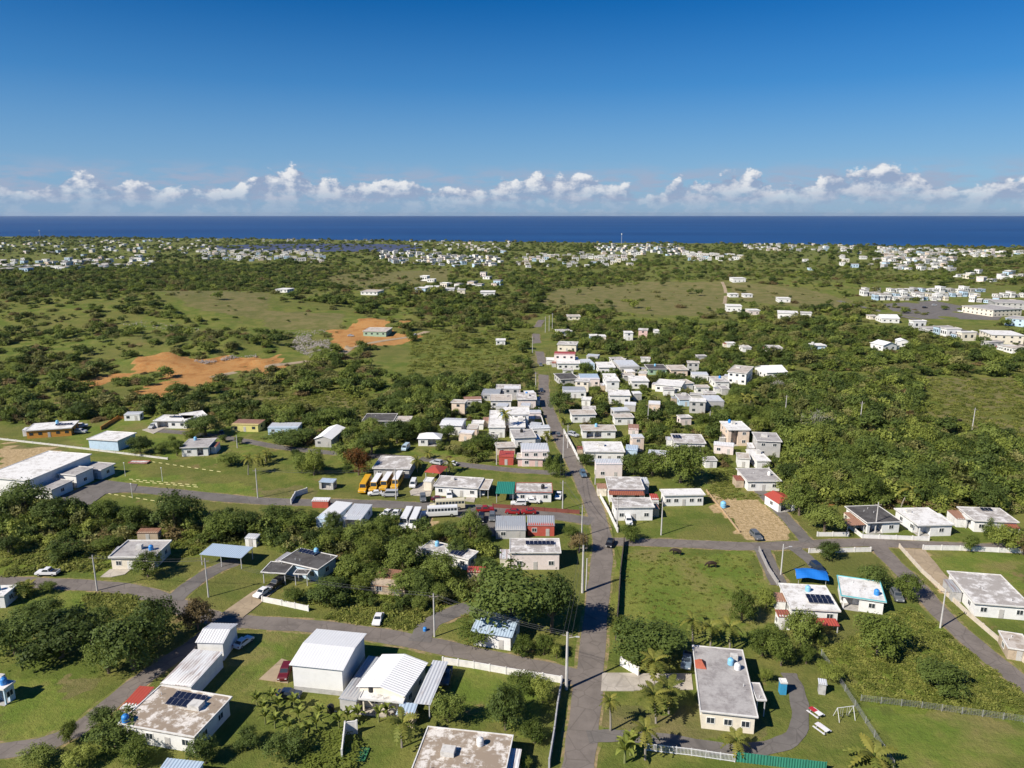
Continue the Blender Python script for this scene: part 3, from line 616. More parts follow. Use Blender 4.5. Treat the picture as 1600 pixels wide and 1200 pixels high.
# ---- along the village road, left side
house(*c7, (-15,975), (308,975), (-15,886), 4.7, 'palepink', 'f:mott', 'pinkish white house with black solar heater strip and outside stair', 'the solar heater house', panels=(.1,.1,7,1))
house(*c7, (95,802), (268,804), (95,743), 3.2, 'red', 's:grey', 'bright red house with grey roof and white windows', 'the bright red house', rust=.1)
house(*c7, (-105,832), (88,832), (-100,746), 2.7, 'grey', 's:grey', 'grey metal roofed workshop left of the red house', 'the grey workshop', 'workshop', rust=.1)
house(*c7, (20,596), (255,598), (18,537), 3.3, 'white', 'f:mott', 'white house with stained roof and red eaves band', 'the red eaves house', trim=(.36,.10,.08))
house(*c6, (1497,602), (1612,604), (1500,532), 3.2, 'white', 's:green', 'white house with bright green metal roof', 'the green roof house', open=True, rust=0)
house(*c7, (60,342), (235,340), (60,292), 5.5, 'palepink', 's:lgrey', 'two storey beige house with bluish metal roof at the road', 'the bluish roof two storey house')
house(*c7, (28,385), (200,388), (30,352), 3.0, 'pink', 'f:tan', 'lower pink front wing of the bluish roofed house', None, 'wing')
house(*c6, (1515,372), (1610,374), (1525,338), 3.2, 'red', 's:red', 'small red building with red roof beside the side street', 'the small red building', rust=.02)
house(*c7, (-60,108), (110,108), (-60,66), 6.0, 'white', 'f:white', 'tall white block with flat roof left of the road', 'the tall white block')
house(*c7, (-20,190), (85,190), (-20,118), 4.5, 'white', 'f:white', 'white flat roofed house in front of the tall white block', 'the white terrace house')
house(*c7, (10,258), (155,252), (22,206), 4.0, 'white', 'f:grey', 'white house with grey roof terrace by the road', 'the grey terrace house')
house(*c6, (1450,192), (1560,192), (1452,85), 4.2, 'white', 'f:white', 'white house with salmon side wall beside the tall palm', 'the white house by the tall palm')
house(*c6, (1145,177), (1288,182), (1165,130), 4.0, 'white', 'gu:white', 'white gabled barn with pale roof among trees', 'the white barn', rise=.7, rust=.03)
house(*c6, (1345,167), (1422,168), (1350,146), 2.6, 'white', 'f:white', 'small white outbuilding with dark windows by the barn', None, 'outbuilding')
house(*c6, (1005,262), (1157,263), (1040,228), 3.0, 'white', 'hip:white', 'little white cottage with hipped white roof above the lawn', 'the hipped cottage', rust=.02, porch=(.4,.95))
house(*c6, (660,152), (860,152), (700,105), 3.0, 'grey', 'f:dark', 'long grey house with dark cluttered roof behind trees', 'the cluttered roof house', porch=(.1,.6))
house(*c6, (870,152), (965,152), (880,122), 3.0, 'tan', 'f:tan', 'low tan roofed annex right of the cluttered roof house', None, 'annex')
house(*c6, (725,447), (962,452), (770,370), 3.4, 'grey', 'f:mott', 'grey walled house with mottled white roof behind the yellow buses', 'the house behind the buses')
house(*c6, (1050,470), (1152,480), (1065,422), 2.9, 'tan', 'hip:red', 'red roofed shelter behind the long roofed house', 'the red roofed shelter', 'shelter', rust=.02, open=True)
house(*c6, (1108,556), (1390,573), (1150,492), 3.3, 'white', 'f:mott', 'white house with long stained grey roof facing the street', 'the long roofed house')
house(*c6, (1393,577), (1455,580), (1428,515), 3.0, 'white', 'f:tan', 'carport right of the long stained roof house', None, 'carport', open=True)
house(*c6, (1045,527), (1097,530), (1050,502), 3.2, 'cream', 'f:white', 'small square cream pump house', None, 'pump house', blank=True)
house(*c6, (390,530), (482,536), (402,508), 2.5, 'grey', 's:blue', 'small grey kiosk with bluish roof on the grass', 'the grey kiosk', 'kiosk', porch=(.1,.9))
house(*c6, (345,650), (452,652), (352,632), 2.3, 'red', 's:white', 'low red walled stand with white roof by the street', None, 'stand', blank=True)
house(*c6, (370,756), (478,768), (490,652), 3.2, 'blue', 's:white', 'pale blue house with two white metal roof strips', 'the white strip roof house', rust=.05)
house(*c6, (535,762), (655,768), (588,668), 3.0, 'white', 's:lgrey', 'grey metal roofed porch wing beside the white strip roofs', None, 'wing', porch=(.1,.95))
house(*c6, (145,1027), (388,1082), (240,938), 3.4, 'blue', 'f:dark', 'pale blue and pink house with dark roof and solar panels', 'the pink trimmed house', panels=(-.18,.30,5,1),
      tanks=[(-.02,.42,'lblue','light blue water tank on the dark roof of the pink trimmed house')])
house(*c6, (28,1097), (185,1107), (102,1030), 3.0, 'pink', 'f:dark', 'dark roofed pink carport with arches left of the pink trimmed house', None, 'carport', open=True)
house(*c6, (232,1108), (322,1112), (240,1078), 3.0, 'pink', 'f:dark', 'small pink entrance porch of the pink trimmed house', None, 'porch', open=True)
house(*c6, (710,1165), (930,1187), (760,1080), 2.6, 'tan', 's:rust', 'derelict house with rusty tan roof in the undergrowth', 'the derelict house', dirt=.6, rust=.5, tilt=1.0, rib=.03)
house(*c6, (1028,945), (1330,1018), (1075,893), 3.2, 'white', 'f:mott', 'white roofed house with solar panels hidden between trees', 'the tree hidden solar house', panels=(.2,-.1,3,2),
      tanks=[(-.28,.1,'lblue','light blue water tank on the tree hidden solar house')])
house(*c6, (1318,1092), (1440,1096), (1330,1064), 2.5, 'tan', 's:red', 'dark red metal shed roof in the trees', None, 'shed', blank=True)
# ---- left
hall = house(*c5, (-120,500), (175,525), (330,340), 6.0, 'white', 'f:white', 'big white roofed community hall at the left edge', 'the community hall', 'hall', blank=True)
for fy, ln, hh, wd, lab in ((-.30, .34, 3.2, 7, 'low grey roofed front wing of the community hall'), (.06, .30, 4.4, 7, 'middle grey roofed wing of the community hall'), (.36, .26, 3.4, 9, 'rear grey roofed wing of the community hall')):
    e, W_, D_, h_, _s = next(q for q in HOUSES if q[0] is hall); rz = hall.rotation_euler.z; ux, vx = np.array([math.cos(rz), math.sin(rz)]), np.array([-math.sin(rz), math.cos(rz)])
    cc = np.array(hall.location[:2]) + ux * (W_/2 + wd/2 + .1) + vx * fy * D_
    house_at(cc, rz, wd, D_ * ln, 0, hh, 'white', 'f:grey', lab, None, 'wing', name='hall_wing')
house(*c5, (675,1006), (965,1006), (815,900), 3.4, 'cream', 'f:grey', 'cream garage house with brown grey roof and blue tank', 'the garage house', garage=True, par=.3,
      tanks=[(.25,-.05,'blue','blue water tank on the garage house')])
house(*c5, (1245,982), (1507,1006), (1345,920), 3.1, 'white', 's:blue', 'open carport with flat blue grey roof on posts', 'the blue carport', 'carport', open=True, rust=0)
house(*c5, (850,850), (985,848), (880,824), 2.6, 'tan', 's:rust', 'rusty roofed shed in tall grass', 'the rusty shed', 'shed', rust=.45)
house(*c5, (1525,882), (1600,886), (1540,855), 2.5, 'white', 's:lgrey', 'small white shed with grey roof right of the blue carport', None, 'shed')
house(*c5, (1122,320), (1303,314), (1195,264), 3.4, 'white', 'f:grey', 'white corner house with grey roof beyond the sports field', 'the white corner house', porch=(.55,.85))
house(*c5, (540,264), (735,276), (640,212), 4.0, 'blue', 'f:white', 'pale blue store with plain white roof', 'the pale blue store', 'store', blank=True)
house(*c5, (152,214), (447,194), (150,172), 3.3, 'orange', 'f:white', 'orange house with white roof and solar panels at the far left', 'the orange house', panels=(.25,0,6,1),
      tanks=[(.05,.3,'lblue','pale blue water tank on the orange house')])
house(*c5, (955,150), (1165,152), (985,113), 3.3, 'white', 'f:white', 'white house with open garage and solar panels far left', 'the white garage house', panels=(0,.1,5,1), porch=(.05,.45))
house(*c5, (1150,140), (1300,118), (1165,100), 3.3, 'white', 'f:white', 'white right wing of the far left garage house', None, 'wing')
house(*c5, (770,111), (872,109), (775,95), 2.8, 'white', 's:lgrey', 'small white storage shed behind the orange wall', None, 'shed')
house(*c5, (1440,172), (1612,176), (1468,140), 3.0, 'yellow', 's:rust', 'yellow house with rusty roof under trees', 'the yellow house', rust=.25)
house(*c6, (70,192), (262,191), (62,163), 3.0, 'blue', 's:lgrey', 'pale blue house with light metal roof beside a dark tree', 'the pale blue metal roof house')
house(*c6, (360,263), (472,267), (465,188), 3.2, 'grey', 'gv:white', 'grey house with bright white gable roof', 'the white gable house', rust=.02, rise=1.2)
house(*c5, (800,412), (918,414), (808,401), .5, 'red', 'f:mott', 'low red platform on the sports field', None, 'platform', blank=True, trim=(.42,.10,.07))
# ---- upper village
UP = [((345,218),(430,218),(350,203),3,'cream','f:tan','small tan roof in the trees at the far end of the road'),
 ((298,313),(380,309),(290,290),3.3,'white','f:mott','white mottled house right of the road end poles'), ((487,340),(540,340),(490,321),3,'blue','f:white','pale blue cabin with white roof in the upper village'),
 ((546,343),(590,343),(548,325),3,'cream','f:white','little cream cabin right of the pale blue cabin'), ((705,320),(760,320),(706,305),5.2,'white','f:white','white cube house by a bend in the upper village'),
 ((788,302),(850,304),(780,278),5.6,'pink','f:mott','pink two storey house behind the white cube'), ((890,308),(925,308),(892,290),4,'white','f:white','white house end showing right of the pink house'),
 ((280,392),(405,396),(278,372),4.6,'cream','f:mott','cream house at the top of the village beside the road'), ((262,453),(395,456),(262,437),7.0,'palepink','s:red','tall house with bright red roof at the road'),
 ((280,512),(430,512),(272,470),3.6,'white','f:white','long white house just below the bright red roof'), ((215,490),(268,490),(216,474),3,'white','f:white','low white annex left of the red roofed tall house'),
 ((445,514),(520,512),(440,485),3.6,'blue','s:lgrey','bluish house with grey roof right of the long white house'), ((540,537),(650,537),(540,503),4,'white','f:white','white house with roof panels in the middle of the cluster'),
 ((675,532),(800,530),(660,492),4,'grey','s:lgrey','grey metal roofed house with small pink gable'), ((850,547),(975,547),(850,518),3.3,'green','f:dark','green walled house with dark roof'),
 ((990,552),(1105,552),(992,522),3.4,'peach','f:tan','peach house with tan roof beside the green one'), ((1345,562),(1470,574),(1322,515),6.2,'white','f:tan','white two storey villa standing apart by a lawn'),
 ((300,612),(420,607),(270,575),3.2,'grey','f:dark','dark roofed house beside the road in the upper village'), ((428,608),(550,608),(430,577),4,'palepink','s:blue','light roofed house with red lower front'),
 ((322,687),(465,687),(320,657),3.3,'white','s:grey','white house with plain grey roof above the round tree'), ((590,622),(675,622),(575,575),6.0,'white','f:white','tall white house with bare side wall'),
 ((745,622),(860,622),(740,590),4,'white','f:white','white house right of the bare walled tall one'), ((605,710),(745,712),(605,677),4.2,'white','f:white','white house with black roof panel above the trees'),
 ((890,642),(1060,656),(880,605),3.6,'white','f:white','broad white house with dark panels on its roof'), ((1062,640),(1140,636),(1060,612),3.3,'white','f:tan','pale house right of the broad panelled house'),
 ((1045,737),(1135,737),(1025,702),3.3,'blue','f:grey','blue house with grey roof below the panelled house'), ((1218,747),(1330,747),(1214,712),4.6,'grey','s:lgrey','grey house on stilts with metal roof'),
 ((1270,627),(1365,627),(1268,592),3.6,'white','f:mott','white house left below the villa'), ((1312,672),(1362,672),(1312,650),3,'grey','f:grey','small grey house under the villa trees'),
 ((0,670),(55,670),(0,645),3.4,'palepink','f:mott','small house left of the road above the white block'), ((30,737),(155,737),(40,695),4.2,'palepink','f:mott','pinkish house with balcony left of the road'),
 ((1592,570),(1728,566),(1585,532),3.6,'white','gu:white','white gabled house with a lawn, right of the villa'), ((1360,78),(1420,78),(1360,62),3.4,'white','f:white','white bungalow on the dry hill, left one'),
 ((1450,80),(1508,80),(1452,64),3.4,'white','f:white','white bungalow on the dry hill, right one'), ((1340,152),(1440,154),(1342,132),5,'white','f:white','white villa below the dry hill'),
 ((1480,180),(1555,180),(1482,142),4,'palepink','f:white','pinkish house right of the villa below the dry hill'), ((1382,-90+70),(1465,-20),(1384,-32),5,'white','f:white','white house on top of the dry hill'),
 ((1345,386),(1402,386),(1347,376),3,'white','f:white','low white roof in the trees by the green strip'), ((1440,412),(1500,412),(1442,397),3,'white','f:mott','white roof in the trees beside a palm')]
for A, B, C, h, wl, rf, lab in UP: house(*d3, A, B, C, h, wl, rf, lab, 'the ' + ' '.join(lab.split()[:6]) if len(lab) < 44 else None)
UR = [((65,105),(145,106),(66,90),4,'white','f:white','white bungalow at the left of the right hand hill'), ((60,195),(190,200),(70,155),4.5,'white','f:white','rounded white villa group below the hill'),
 ((203,195),(276,198),(204,162),4.5,'white','f:mott','white two storey house right of the villa group'), ((285,400),(365,400),(286,380),3,'blue','f:white','pale blue roofed house among woods'),
 ((-10,415),(95,417),(-8,394),3,'cream','f:mott','low cream house in the woods'), ((640,382),(720,400),(612,338),3.6,'white','gu:white','long white barn roof in the woods'),
 ((720,402),(830,398),(712,362),2.8,'white','f:white','white walled yard building beside the long barn'), ((815,372),(880,374),(818,338),4,'white','gv:white','white gabled shed right of the long barn'),
 ((1400,332),(1610,338),(1405,297),6,'cream','f:white','large cream warehouse at the right edge'), ((1210,150),(1410,178),(1200,118),6,'cream','f:grey','cream shopping building beside the car park'),
 ((1480,225),(1640,240),(1480,180),6,'blue','f:grey','bluish commercial hall at the right edge'), ((1420,130),(1640,138),(1420,108),6,'grey','f:grey','grey commercial block behind the big dark tree'),
 ((640,215),(690,215),(640,195),3,'cream','f:tan','small tan building at the car park corner'), ((710,230),(828,232),(712,208),3.5,'white','gu:white','white tanker shaped roof at the car park corner')]
for A, B, C, h, wl, rf, lab in UR: house(*d4, A, B, C, h, wl, rf, lab, None)
UL = [((665,310),(815,312),(690,285),3.5,'green','f:tan','pale green site office by the orange quarry'), ((1497,368),(1560,368),(1498,346),3,'white','f:white','white house in the meadow left of the road'),
 ((1500,667),(1600,667),(1500,643),3.4,'white','f:mott','white house with dark terrace left of the road'), ((1460,744),(1600,744),(1470,705),3.6,'white','f:tan','white house with pinkish roof left of the road'),
 ((1405,706),(1520,708),(1410,670),3,'grey','s:grey','grey shack behind the pinkish roofed house'), ((1180,44),(1240,44),(1182,28),4,'white','f:white','white house in the row beyond the woods, left end'),
 ((1255,50),(1308,50),(1256,32),4,'cream','f:mott','cream house second in the row beyond the woods'), ((1400,66),(1495,66),(1402,44),4,'white','f:white','wide white house at the right of the row beyond the woods'),
 ((990,40),(1060,42),(1000,8),4.5,'blue','f:white','blue white house at the top of the woods'), ((1050,34),(1140,34),(1052,20),3.5,'white','f:white','long white roof beside the blue white house'),
 ((650,62),(760,64),(655,38),3,'white','f:tan','tan roofed farm building on the plain'), ((118,48),(195,50),(122,28),3,'white','f:white','lone white building in the left woods'),
 ((1310,20),(1372,20),(1312,4),4,'white','f:white','white house behind the row beyond the woods')]
for A, B, C, h, wl, rf, lab in UL: house(*d2, A, B, C, h, wl, rf, lab, None)
import sys
for e, W_, D_, h_, sk in HOUSES:
    if abs(sk) > 28 or W_ > 32 or D_ > 30 or D_ < 3: print('HOUSECHK', e['label'], 'W%.1f D%.1f skew%.0f' % (W_, D_, sk))
print('houses', len(HOUSES))
TOWNS = [([(0,408),(240,402),(240,424),(0,430)], 100, 'in the dense row of the far left town'), ([(0,378),(340,376),(340,400),(0,405)], 100, 'scattered over the far left plain'), ([(310,392),(500,392),(510,410),(320,408)], 122, 'in the far left coastal town'),
 ([(590,393),(690,398),(790,404),(780,420),(600,412)], 122, 'in the far middle town'), ([(640,380),(800,379),(800,396),(650,394)], 52, 'near the coast left of the tower'), ([(800,400),(1000,395),(1000,416),(800,420)], 78, 'in the far centre beyond the dry fields'),
 ([(930,383),(1060,383),(1080,400),(940,398)], 113, 'in the town below the tall tower'), ([(1060,395),(1160,400),(1160,408),(1080,408)], 52, 'right of the town below the tower'), ([(1160,380),(1340,381),(1330,395),(1160,391)], 65, 'on the coast right of the tower'),
 ([(1370,388),(1600,392),(1600,403),(1370,401)], 143, 'in the far right coastal town'), ([(1380,404),(1490,404),(1490,425),(1380,420)], 73, 'in the nearer far right town'), ([(1490,425),(1600,430),(1600,446),(1500,440)], 14, 'behind the terraces at the right edge'),
 ([(650,438),(790,430),(790,452),(700,455)], 13, 'in the hamlet beyond the left woods'), ([(1250,398),(1370,396),(1370,430),(1260,430)], 12, 'scattered in the right hand plain'), ([(100,375),(800,377),(800,380),(100,377)], 47, 'along the shore')]
# ------------------------------------------------------------------ vegetation
def mesh_np(name, V, Q, tone, mat, extra=None):
    me = bpy.data.meshes.new(name); V = np.asarray(V, float); Q = np.asarray(Q, np.int32)
    me.vertices.add(len(V)); me.vertices.foreach_set('co', V.ravel()); me.loops.add(Q.size); me.loops.foreach_set('vertex_index', Q.ravel())
    me.polygons.add(len(Q)); k = Q.shape[1]; me.polygons.foreach_set('loop_start', np.arange(0, Q.size, k, dtype=np.int32)); me.polygons.foreach_set('loop_total', np.full(len(Q), k, np.int32))
    me.update(); a = me.attributes.new('tone', 'FLOAT', 'FACE'); a.data.foreach_set('value', np.asarray(tone, np.float32)); me.materials.append(mat); return me
def leaves(rng, C, N, nq, size, spread, tone):
    """nq leaf faces round each clump centre C, leaning along its outward normal N"""
    k = len(C); P = np.repeat(C, nq, 0) + rng.normal(0, 1, (k*nq, 3)) * np.repeat(spread, nq)[:, None]
    n = np.repeat(N, nq, 0) + rng.normal(0, .38, (k*nq, 3)); n /= np.linalg.norm(n, axis=1)[:, None]
    t = np.cross(n, rng.normal(0, 1, (k*nq, 3))); t /= np.linalg.norm(t, axis=1)[:, None] + 1e-9; b = np.cross(n, t)
    s = size * rng.uniform(.6, 1.35, (k*nq, 1)); l = s * rng.uniform(1.0, 1.7, (k*nq, 1))
    V = np.stack([P - t*l, P - b*s*.7, P + t*l, P + b*s*.7], 1).reshape(-1, 3)
    Q = np.arange(len(V)).reshape(-1, 4); T = np.clip(np.repeat(tone, nq) + rng.normal(0, .12, k*nq), 0, 1)
    return V, Q, T
def crown_pts(rng, n, lobes):
    C = []; N = []; T = []
    wts = np.array([l[3] ** 2 for l in lobes]); wts /= wts.sum()
    for li, l in enumerate(lobes):
        m = max(6, int(n * wts[li])); d = rng.normal(0, 1, (m, 3)); d /= np.linalg.norm(d, axis=1)[:, None]; d[:, 2] = np.where(d[:, 2] < -.45, -d[:, 2], d[:, 2])
        r = rng.uniform(.62, 1.06, (m, 1)); C.append(np.array(l[:3]) + d * r * np.array([l[3], l[3], l[3] * l[4]])); N.append(d + np.array([0, 0, .25]))
        T.append(rng.uniform(0, 1, m) * .7 + rng.uniform(0, .3))
    return np.concatenate(C), np.concatenate(N), np.concatenate(T)
TH, TR = 7.0, 4.0          # a prototype tree: 7 m tall, crown 4 m in radius
def tree_proto(seed, shape):
    rng = np.random.default_rng(seed); lobes = []
    if shape == 'round':
        lobes = [(0, 0, 4.6, 2.5, .85)]
        for i in range(7):
            a = i * .9 + rng.uniform(0, .6); r = rng.uniform(1.6, 2.3); lobes.append((r*math.cos(a), r*math.sin(a), rng.uniform(2.3, 5.2), rng.uniform(1.3, 1.95), rng.uniform(.75, 1.0)))
    elif shape == 'wide':
        for i in range(10):
            a = i * .63 + rng.uniform(0, .5); r = rng.uniform(1.2, 2.8); lobes.append((r*math.cos(a), r*math.sin(a), rng.uniform(2.3, 5.4), rng.uniform(1.2, 1.8), rng.uniform(.7, .95)))
        lobes.append((0, 0, 5.0, 2.0, .7))
    elif shape == 'bush':
        for i in range(8):
            a = i * .8 + rng.uniform(0, .6); r = rng.uniform(.8, 2.5); lobes.append((r*math.cos(a), r*math.sin(a), rng.uniform(1.6, 4.6), rng.uniform(1.3, 2.0), rng.uniform(.85, 1.2)))
    elif shape == 'cone':
        for i in range(9):
            z = .9 + i * .68; r = 3.4 * (1 - i / 9.6); a = i * 2.4; lobes.append((r*.35*math.cos(a), r*.35*math.sin(a), z, max(.7, r*.8), .8))
    n = {'round': 210, 'wide': 220, 'bush': 170, 'cone': 170}[shape]
    C, N, T = crown_pts(rng, n, lobes); V, Q, TT = leaves(rng, C, N, 24, .145, np.full(len(C), .34), T)
    V[:, 2] = np.maximum(V[:, 2], .15); zmax = V[:, 2].max(); V[:, 2] *= TH / zmax
    rr = np.percentile(np.hypot(V[:, 0], V[:, 1]), 98); V[:, :2] *= TR / rr
    # trunk and limbs
    mb = MB(); th = .8 if shape == 'bush' else 1.9; mb.tube((0,0,-.3), (.1,.05,th), .30, .22, 8)
    for l in lobes[:7]:
        q = (l[0]*TR/rr*.8, l[1]*TR/rr*.8, l[2]*TH/zmax); mid = (q[0]*.45 + .05, q[1]*.45, th + (q[2] - th)*.55)
        mb.tube((.1,.05,th - .2), mid, .16, .10, 6); mb.tube(mid, q, .10, .04, 5)
    return (V, Q, TT), mb.mesh('trunk', BARK)
SHAPES = [('round', 1), ('round', 2), ('wide', 3), ('wide', 4), ('bush', 5), ('bush', 6), ('cone', 7)]
PROTO = [tree_proto(s + 40, k) for k, s in SHAPES]; _crowns = {}
def crown_mesh(i, mat):
    if (i, mat) not in _crowns: _crowns[(i, mat)] = mesh_np('crown', *PROTO[i][0], FOL[mat])
    return _crowns[(i, mat)]
PLANTS = []     # (object, kind word, adjective, x, y)
WORDS = {'dark': 'dark green', 'mid': 'mid green', 'light': 'light green', 'brown': 'brownish', 'orange': 'rust coloured', 'scrub': 'olive green'}
def tree(x, y, rad, h, mat='mid', shape=None, name='tree'):
    i = shape if shape is not None else random.choice([0, 1, 2, 3]); z = float(hgt(x, y))
    e = link(name, None, None, (x, y, z), random.uniform(0, 6.28)); sx = rad / TR; e.scale = (sx * random.uniform(.92, 1.08), sx * random.uniform(.92, 1.08), h / TH)
    link('trunk', PROTO[i][1], e); link('crown', crown_mesh(i, mat), e)
    size = 'big' if rad > 5.2 else ('small' if rad < 2.3 else 'medium sized')
    k = {4: 'bush', 5: 'bush', 6: 'conical tree'}.get(i, 'tree') ; e['category'] = 'bush' if k == 'bush' else 'tree'; e['group'] = 'village trees and bushes'
    PLANTS.append((e, k, size + ' ' + WORDS[mat], x, y)); return e
def tpx(cx, yb, wpx, hpx, mat='mid', shape=None):
    p = un(cx, yb - .10 * wpx); s = pxm(p); rad = wpx / 2 / s; dep = math.atan2(CAM_H, p[1])
    h = max(1.2, (hpx / s - 2 * rad * math.sin(dep) * .42) / math.cos(dep)); h = min(h, rad * 2.6)
    return tree(p[0], p[1] + rad * .15, rad, h, mat, shape)
T = [(20,1035,95,80,'dark',4),(90,1045,125,95,'dark',5),(205,1060,105,105,'dark',1),(243,1018,75,85,'dark',0),(168,1062,70,70,'mid',4),(308,992,66,60,'brown',2),(140,1010,70,60,'dark',4),(50,985,80,50,'dark',4),
 (75,928,30,22,'mid',4),(38,938,36,30,'mid',4),(108,1165,30,52,'light',0),(160,1142,42,42,'dark',4),(178,1180,100,62,'dark',5),(60,1202,60,42,'mid',4),(215,1205,60,50,'mid',5),(120,1205,50,40,'light',4),(320,1200,50,50,'dark',4),
 (510,955,80,52,'dark',2),(460,945,40,30,'mid',4),(640,935,66,48,'mid',0),(560,935,40,36,'light',4),(800,1004,150,125,'dark',1),(862,1000,85,110,'dark',0),(750,1008,76,42,'mid',4),(815,1030,42,36,'mid',4),(850,1028,36,42,'mid',4),(870,1032,22,36,'light',4),
 (700,1138,58,60,'mid',4),(790,1150,62,82,'dark',0),(820,1088,52,36,'mid',4),(848,1104,42,46,'light',4),(805,1120,40,40,'dark',5),(835,1168,44,40,'mid',4),(450,1195,80,60,'dark',5),(510,1205,110,42,'light',4),(385,1175,50,40,'dark',5),(820,1202,32,24,'light',4),
 (1015,1048,132,82,'dark',3),(968,1000,40,36,'light',4),(1160,978,46,56,'mid',0),(1192,1032,52,52,'mid',1),(1222,1048,56,62,'mid',5),(1252,1018,62,68,'mid',0),(1375,1034,86,78,'mid',1),(1470,1088,88,58,'dark',3),(1302,1068,46,32,'light',4),
 (1365,928,48,48,'dark',1),(1418,942,42,48,'mid',0),(1295,878,38,34,'dark',0),(1196,1068,22,26,'light',4),(1290,838,58,52,'mid',1),(1250,812,52,60,'mid',0),(1240,770,50,50,'dark',0),(1517,866,27,32,'mid',0),(1546,843,27,37,'mid',6),(1576,868,52,50,'light',2),(1600,872,40,40,'brown',2),
 (1065,764,78,74,'mid',1),(1020,750,50,45,'mid',0),(990,748,46,42,'dark',1),(985,852,36,32,'mid',4),(870,748,30,52,'mid',6),(858,735,22,36,'mid',6),(905,868,36,38,'brown',0),(893,842,32,22,'mid',4),(875,650,38,40,'dark',0),(915,730,30,24,'dark',4),
 (35,812,72,62,'dark',1),(78,828,60,52,'dark',0),(165,828,50,50,'mid',0),(212,832,48,46,'mid',0),(272,834,78,68,'dark',1),(350,848,62,52,'mid',4),(382,842,48,48,'dark',1),(12,872,44,38,'dark',0),(95,882,66,42,'dark',5),(170,862,50,26,'mid',4),(125,659,40,28,'dark',1),(218,714,46,34,'dark',0),
 (250,712,30,22,'mid',4),(320,688,62,42,'dark',3),(300,690,40,20,'light',4),(360,732,42,26,'mid',4),(276,715,25,30,'mid',0),(230,908,48,48,'mid',0),(455,704,78,34,'dark',3),(520,674,58,40,'mid',0),(560,748,44,52,'orange',0),(490,748,42,52,'light',5),(472,742,36,36,'mid',4),(540,728,60,40,'mid',5),
 (620,698,52,42,'dark',0),(655,690,45,40,'mid',1),(580,715,50,44,'dark',0),(700,692,30,30,'dark',0),(760,708,54,30,'mid',4),(735,848,42,54,'mid',1),(600,838,62,38,'mid',5),(630,898,58,58,'mid',0),(690,918,62,58,'mid',1),(700,848,52,34,'dark',5),(520,832,32,34,'dark',0),(460,842,72,42,'mid',5),
 (430,832,52,42,'dark',4),(755,884,17,18,'light',0),(560,850,60,40,'mid',5),(580,880,60,45,'light',5),(660,870,55,45,'mid',5),(545,905,50,40,'mid',5),(715,880,40,40,'dark',0),(480,880,40,30,'light',4),(770,920,44,34,'dark',4),(590,920,50,36,'mid',5)]
for a in T: tpx(*a)
FOOTA = np.array(FOOT); RL = np.array([p for p, _ in ROADLINES]); RW = np.array([q for _, q in ROADLINES])
def clear(x, y, r):
    dx, dy = x - FOOTA[:, 0], y - FOOTA[:, 1]; c, s = np.cos(FOOTA[:, 2]), np.sin(FOOTA[:, 2])
    if np.any((np.abs(dx*c + dy*s) < FOOTA[:, 3] + r*.55) & (np.abs(-dx*s + dy*c) < FOOTA[:, 4] + r*.55)): return False
    return not np.any(np.hypot(RL[:, 0] - x, RL[:, 1] - y) < RW + r * .6)
def hidden_house(x, y, r, h):      # keep what stands in front of a house low enough to leave it in view
    d = math.hypot(x, y)
    for fx, fy, rz, a, b in FOOT:
        t = (fx*x + fy*y) / (d*d)
        if 1.0 < t < 1.0 + (10 + b) / d and abs(fx*y - fy*x) / d < a + r * .5: return True
    return False
# trees scattered through the gardens and groves of the village: polygon, count, radius range, tones
SC = [([(535,690),(590,640),(640,600),(760,600),(775,640),(700,655),(640,680),(570,700)], 46, (2.4,5.2), ['dark','mid','mid','light']),
      ([(870,600),(930,560),(1120,555),(1230,600),(1240,690),(1130,690),(1100,720),(1000,740),(950,700),(900,660)], 66, (2.0,4.6), ['dark','mid','mid','light']),
      ([(1215,650),(1330,690),(1600,700),(1600,800),(1400,800),(1330,790),(1230,780)], 46, (3.0,5.5), ['dark','mid','mid','light']),
      ([(440,800),(560,830),(760,840),(770,950),(620,960),(500,930),(440,860)], 22, (1.4,3.4), ['mid','light','dark']),
      ([(230,690),(420,690),(560,720),(550,760),(420,740)], 10, (1.6,3.0), ['mid','dark']),
      ([(1180,940),(1300,940),(1290,1060),(1200,1050)], 6, (1.3,2.4), ['mid','light'])]
SHEDS = []
for poly, cnt in [([(870,560),(1100,560),(1140,640),(1000,690),(900,670)], 26), ([(700,650),(760,610),(835,610),(850,700),(780,720),(720,690)], 14), ([(930,690),(1230,690),(1200,730),(960,740)], 6)]:
    gp = gpoly(poly); lo, hi = gp.min(0), gp.max(0); k = t_ = 0
    while k < cnt and t_ < 3000:
        t_ += 1; x, y = random.uniform(lo[0], hi[0]), random.uniform(lo[1], hi[1]); W_ = random.uniform(4, 8.5)
        if not inpoly(np.array([x]), np.array([y]), gp)[0] or not clear(x, y, W_ * .9): continue
        wl = random.choice(['white','white','grey','cream','palepink','peach','white']); rf = random.choice(['s:lgrey','f:mott','f:white','f:grey','s:rust','s:white','f:tan']); k += 1
        e = house_at(np.array([x, y]), random.uniform(-.35, .2), W_, random.uniform(4, 7), 0, random.choice([2.7, 3, 3.3, 3.3, 5.4]), wl, rf, 'shed', None, 'shed', group='small village buildings'); SHEDS.append((e, 'shed', 'small ' + {'palepink': 'pale pink', 'peach': 'peach'}.get(wl, wl), x, y)); FOOTA = np.array(FOOT)
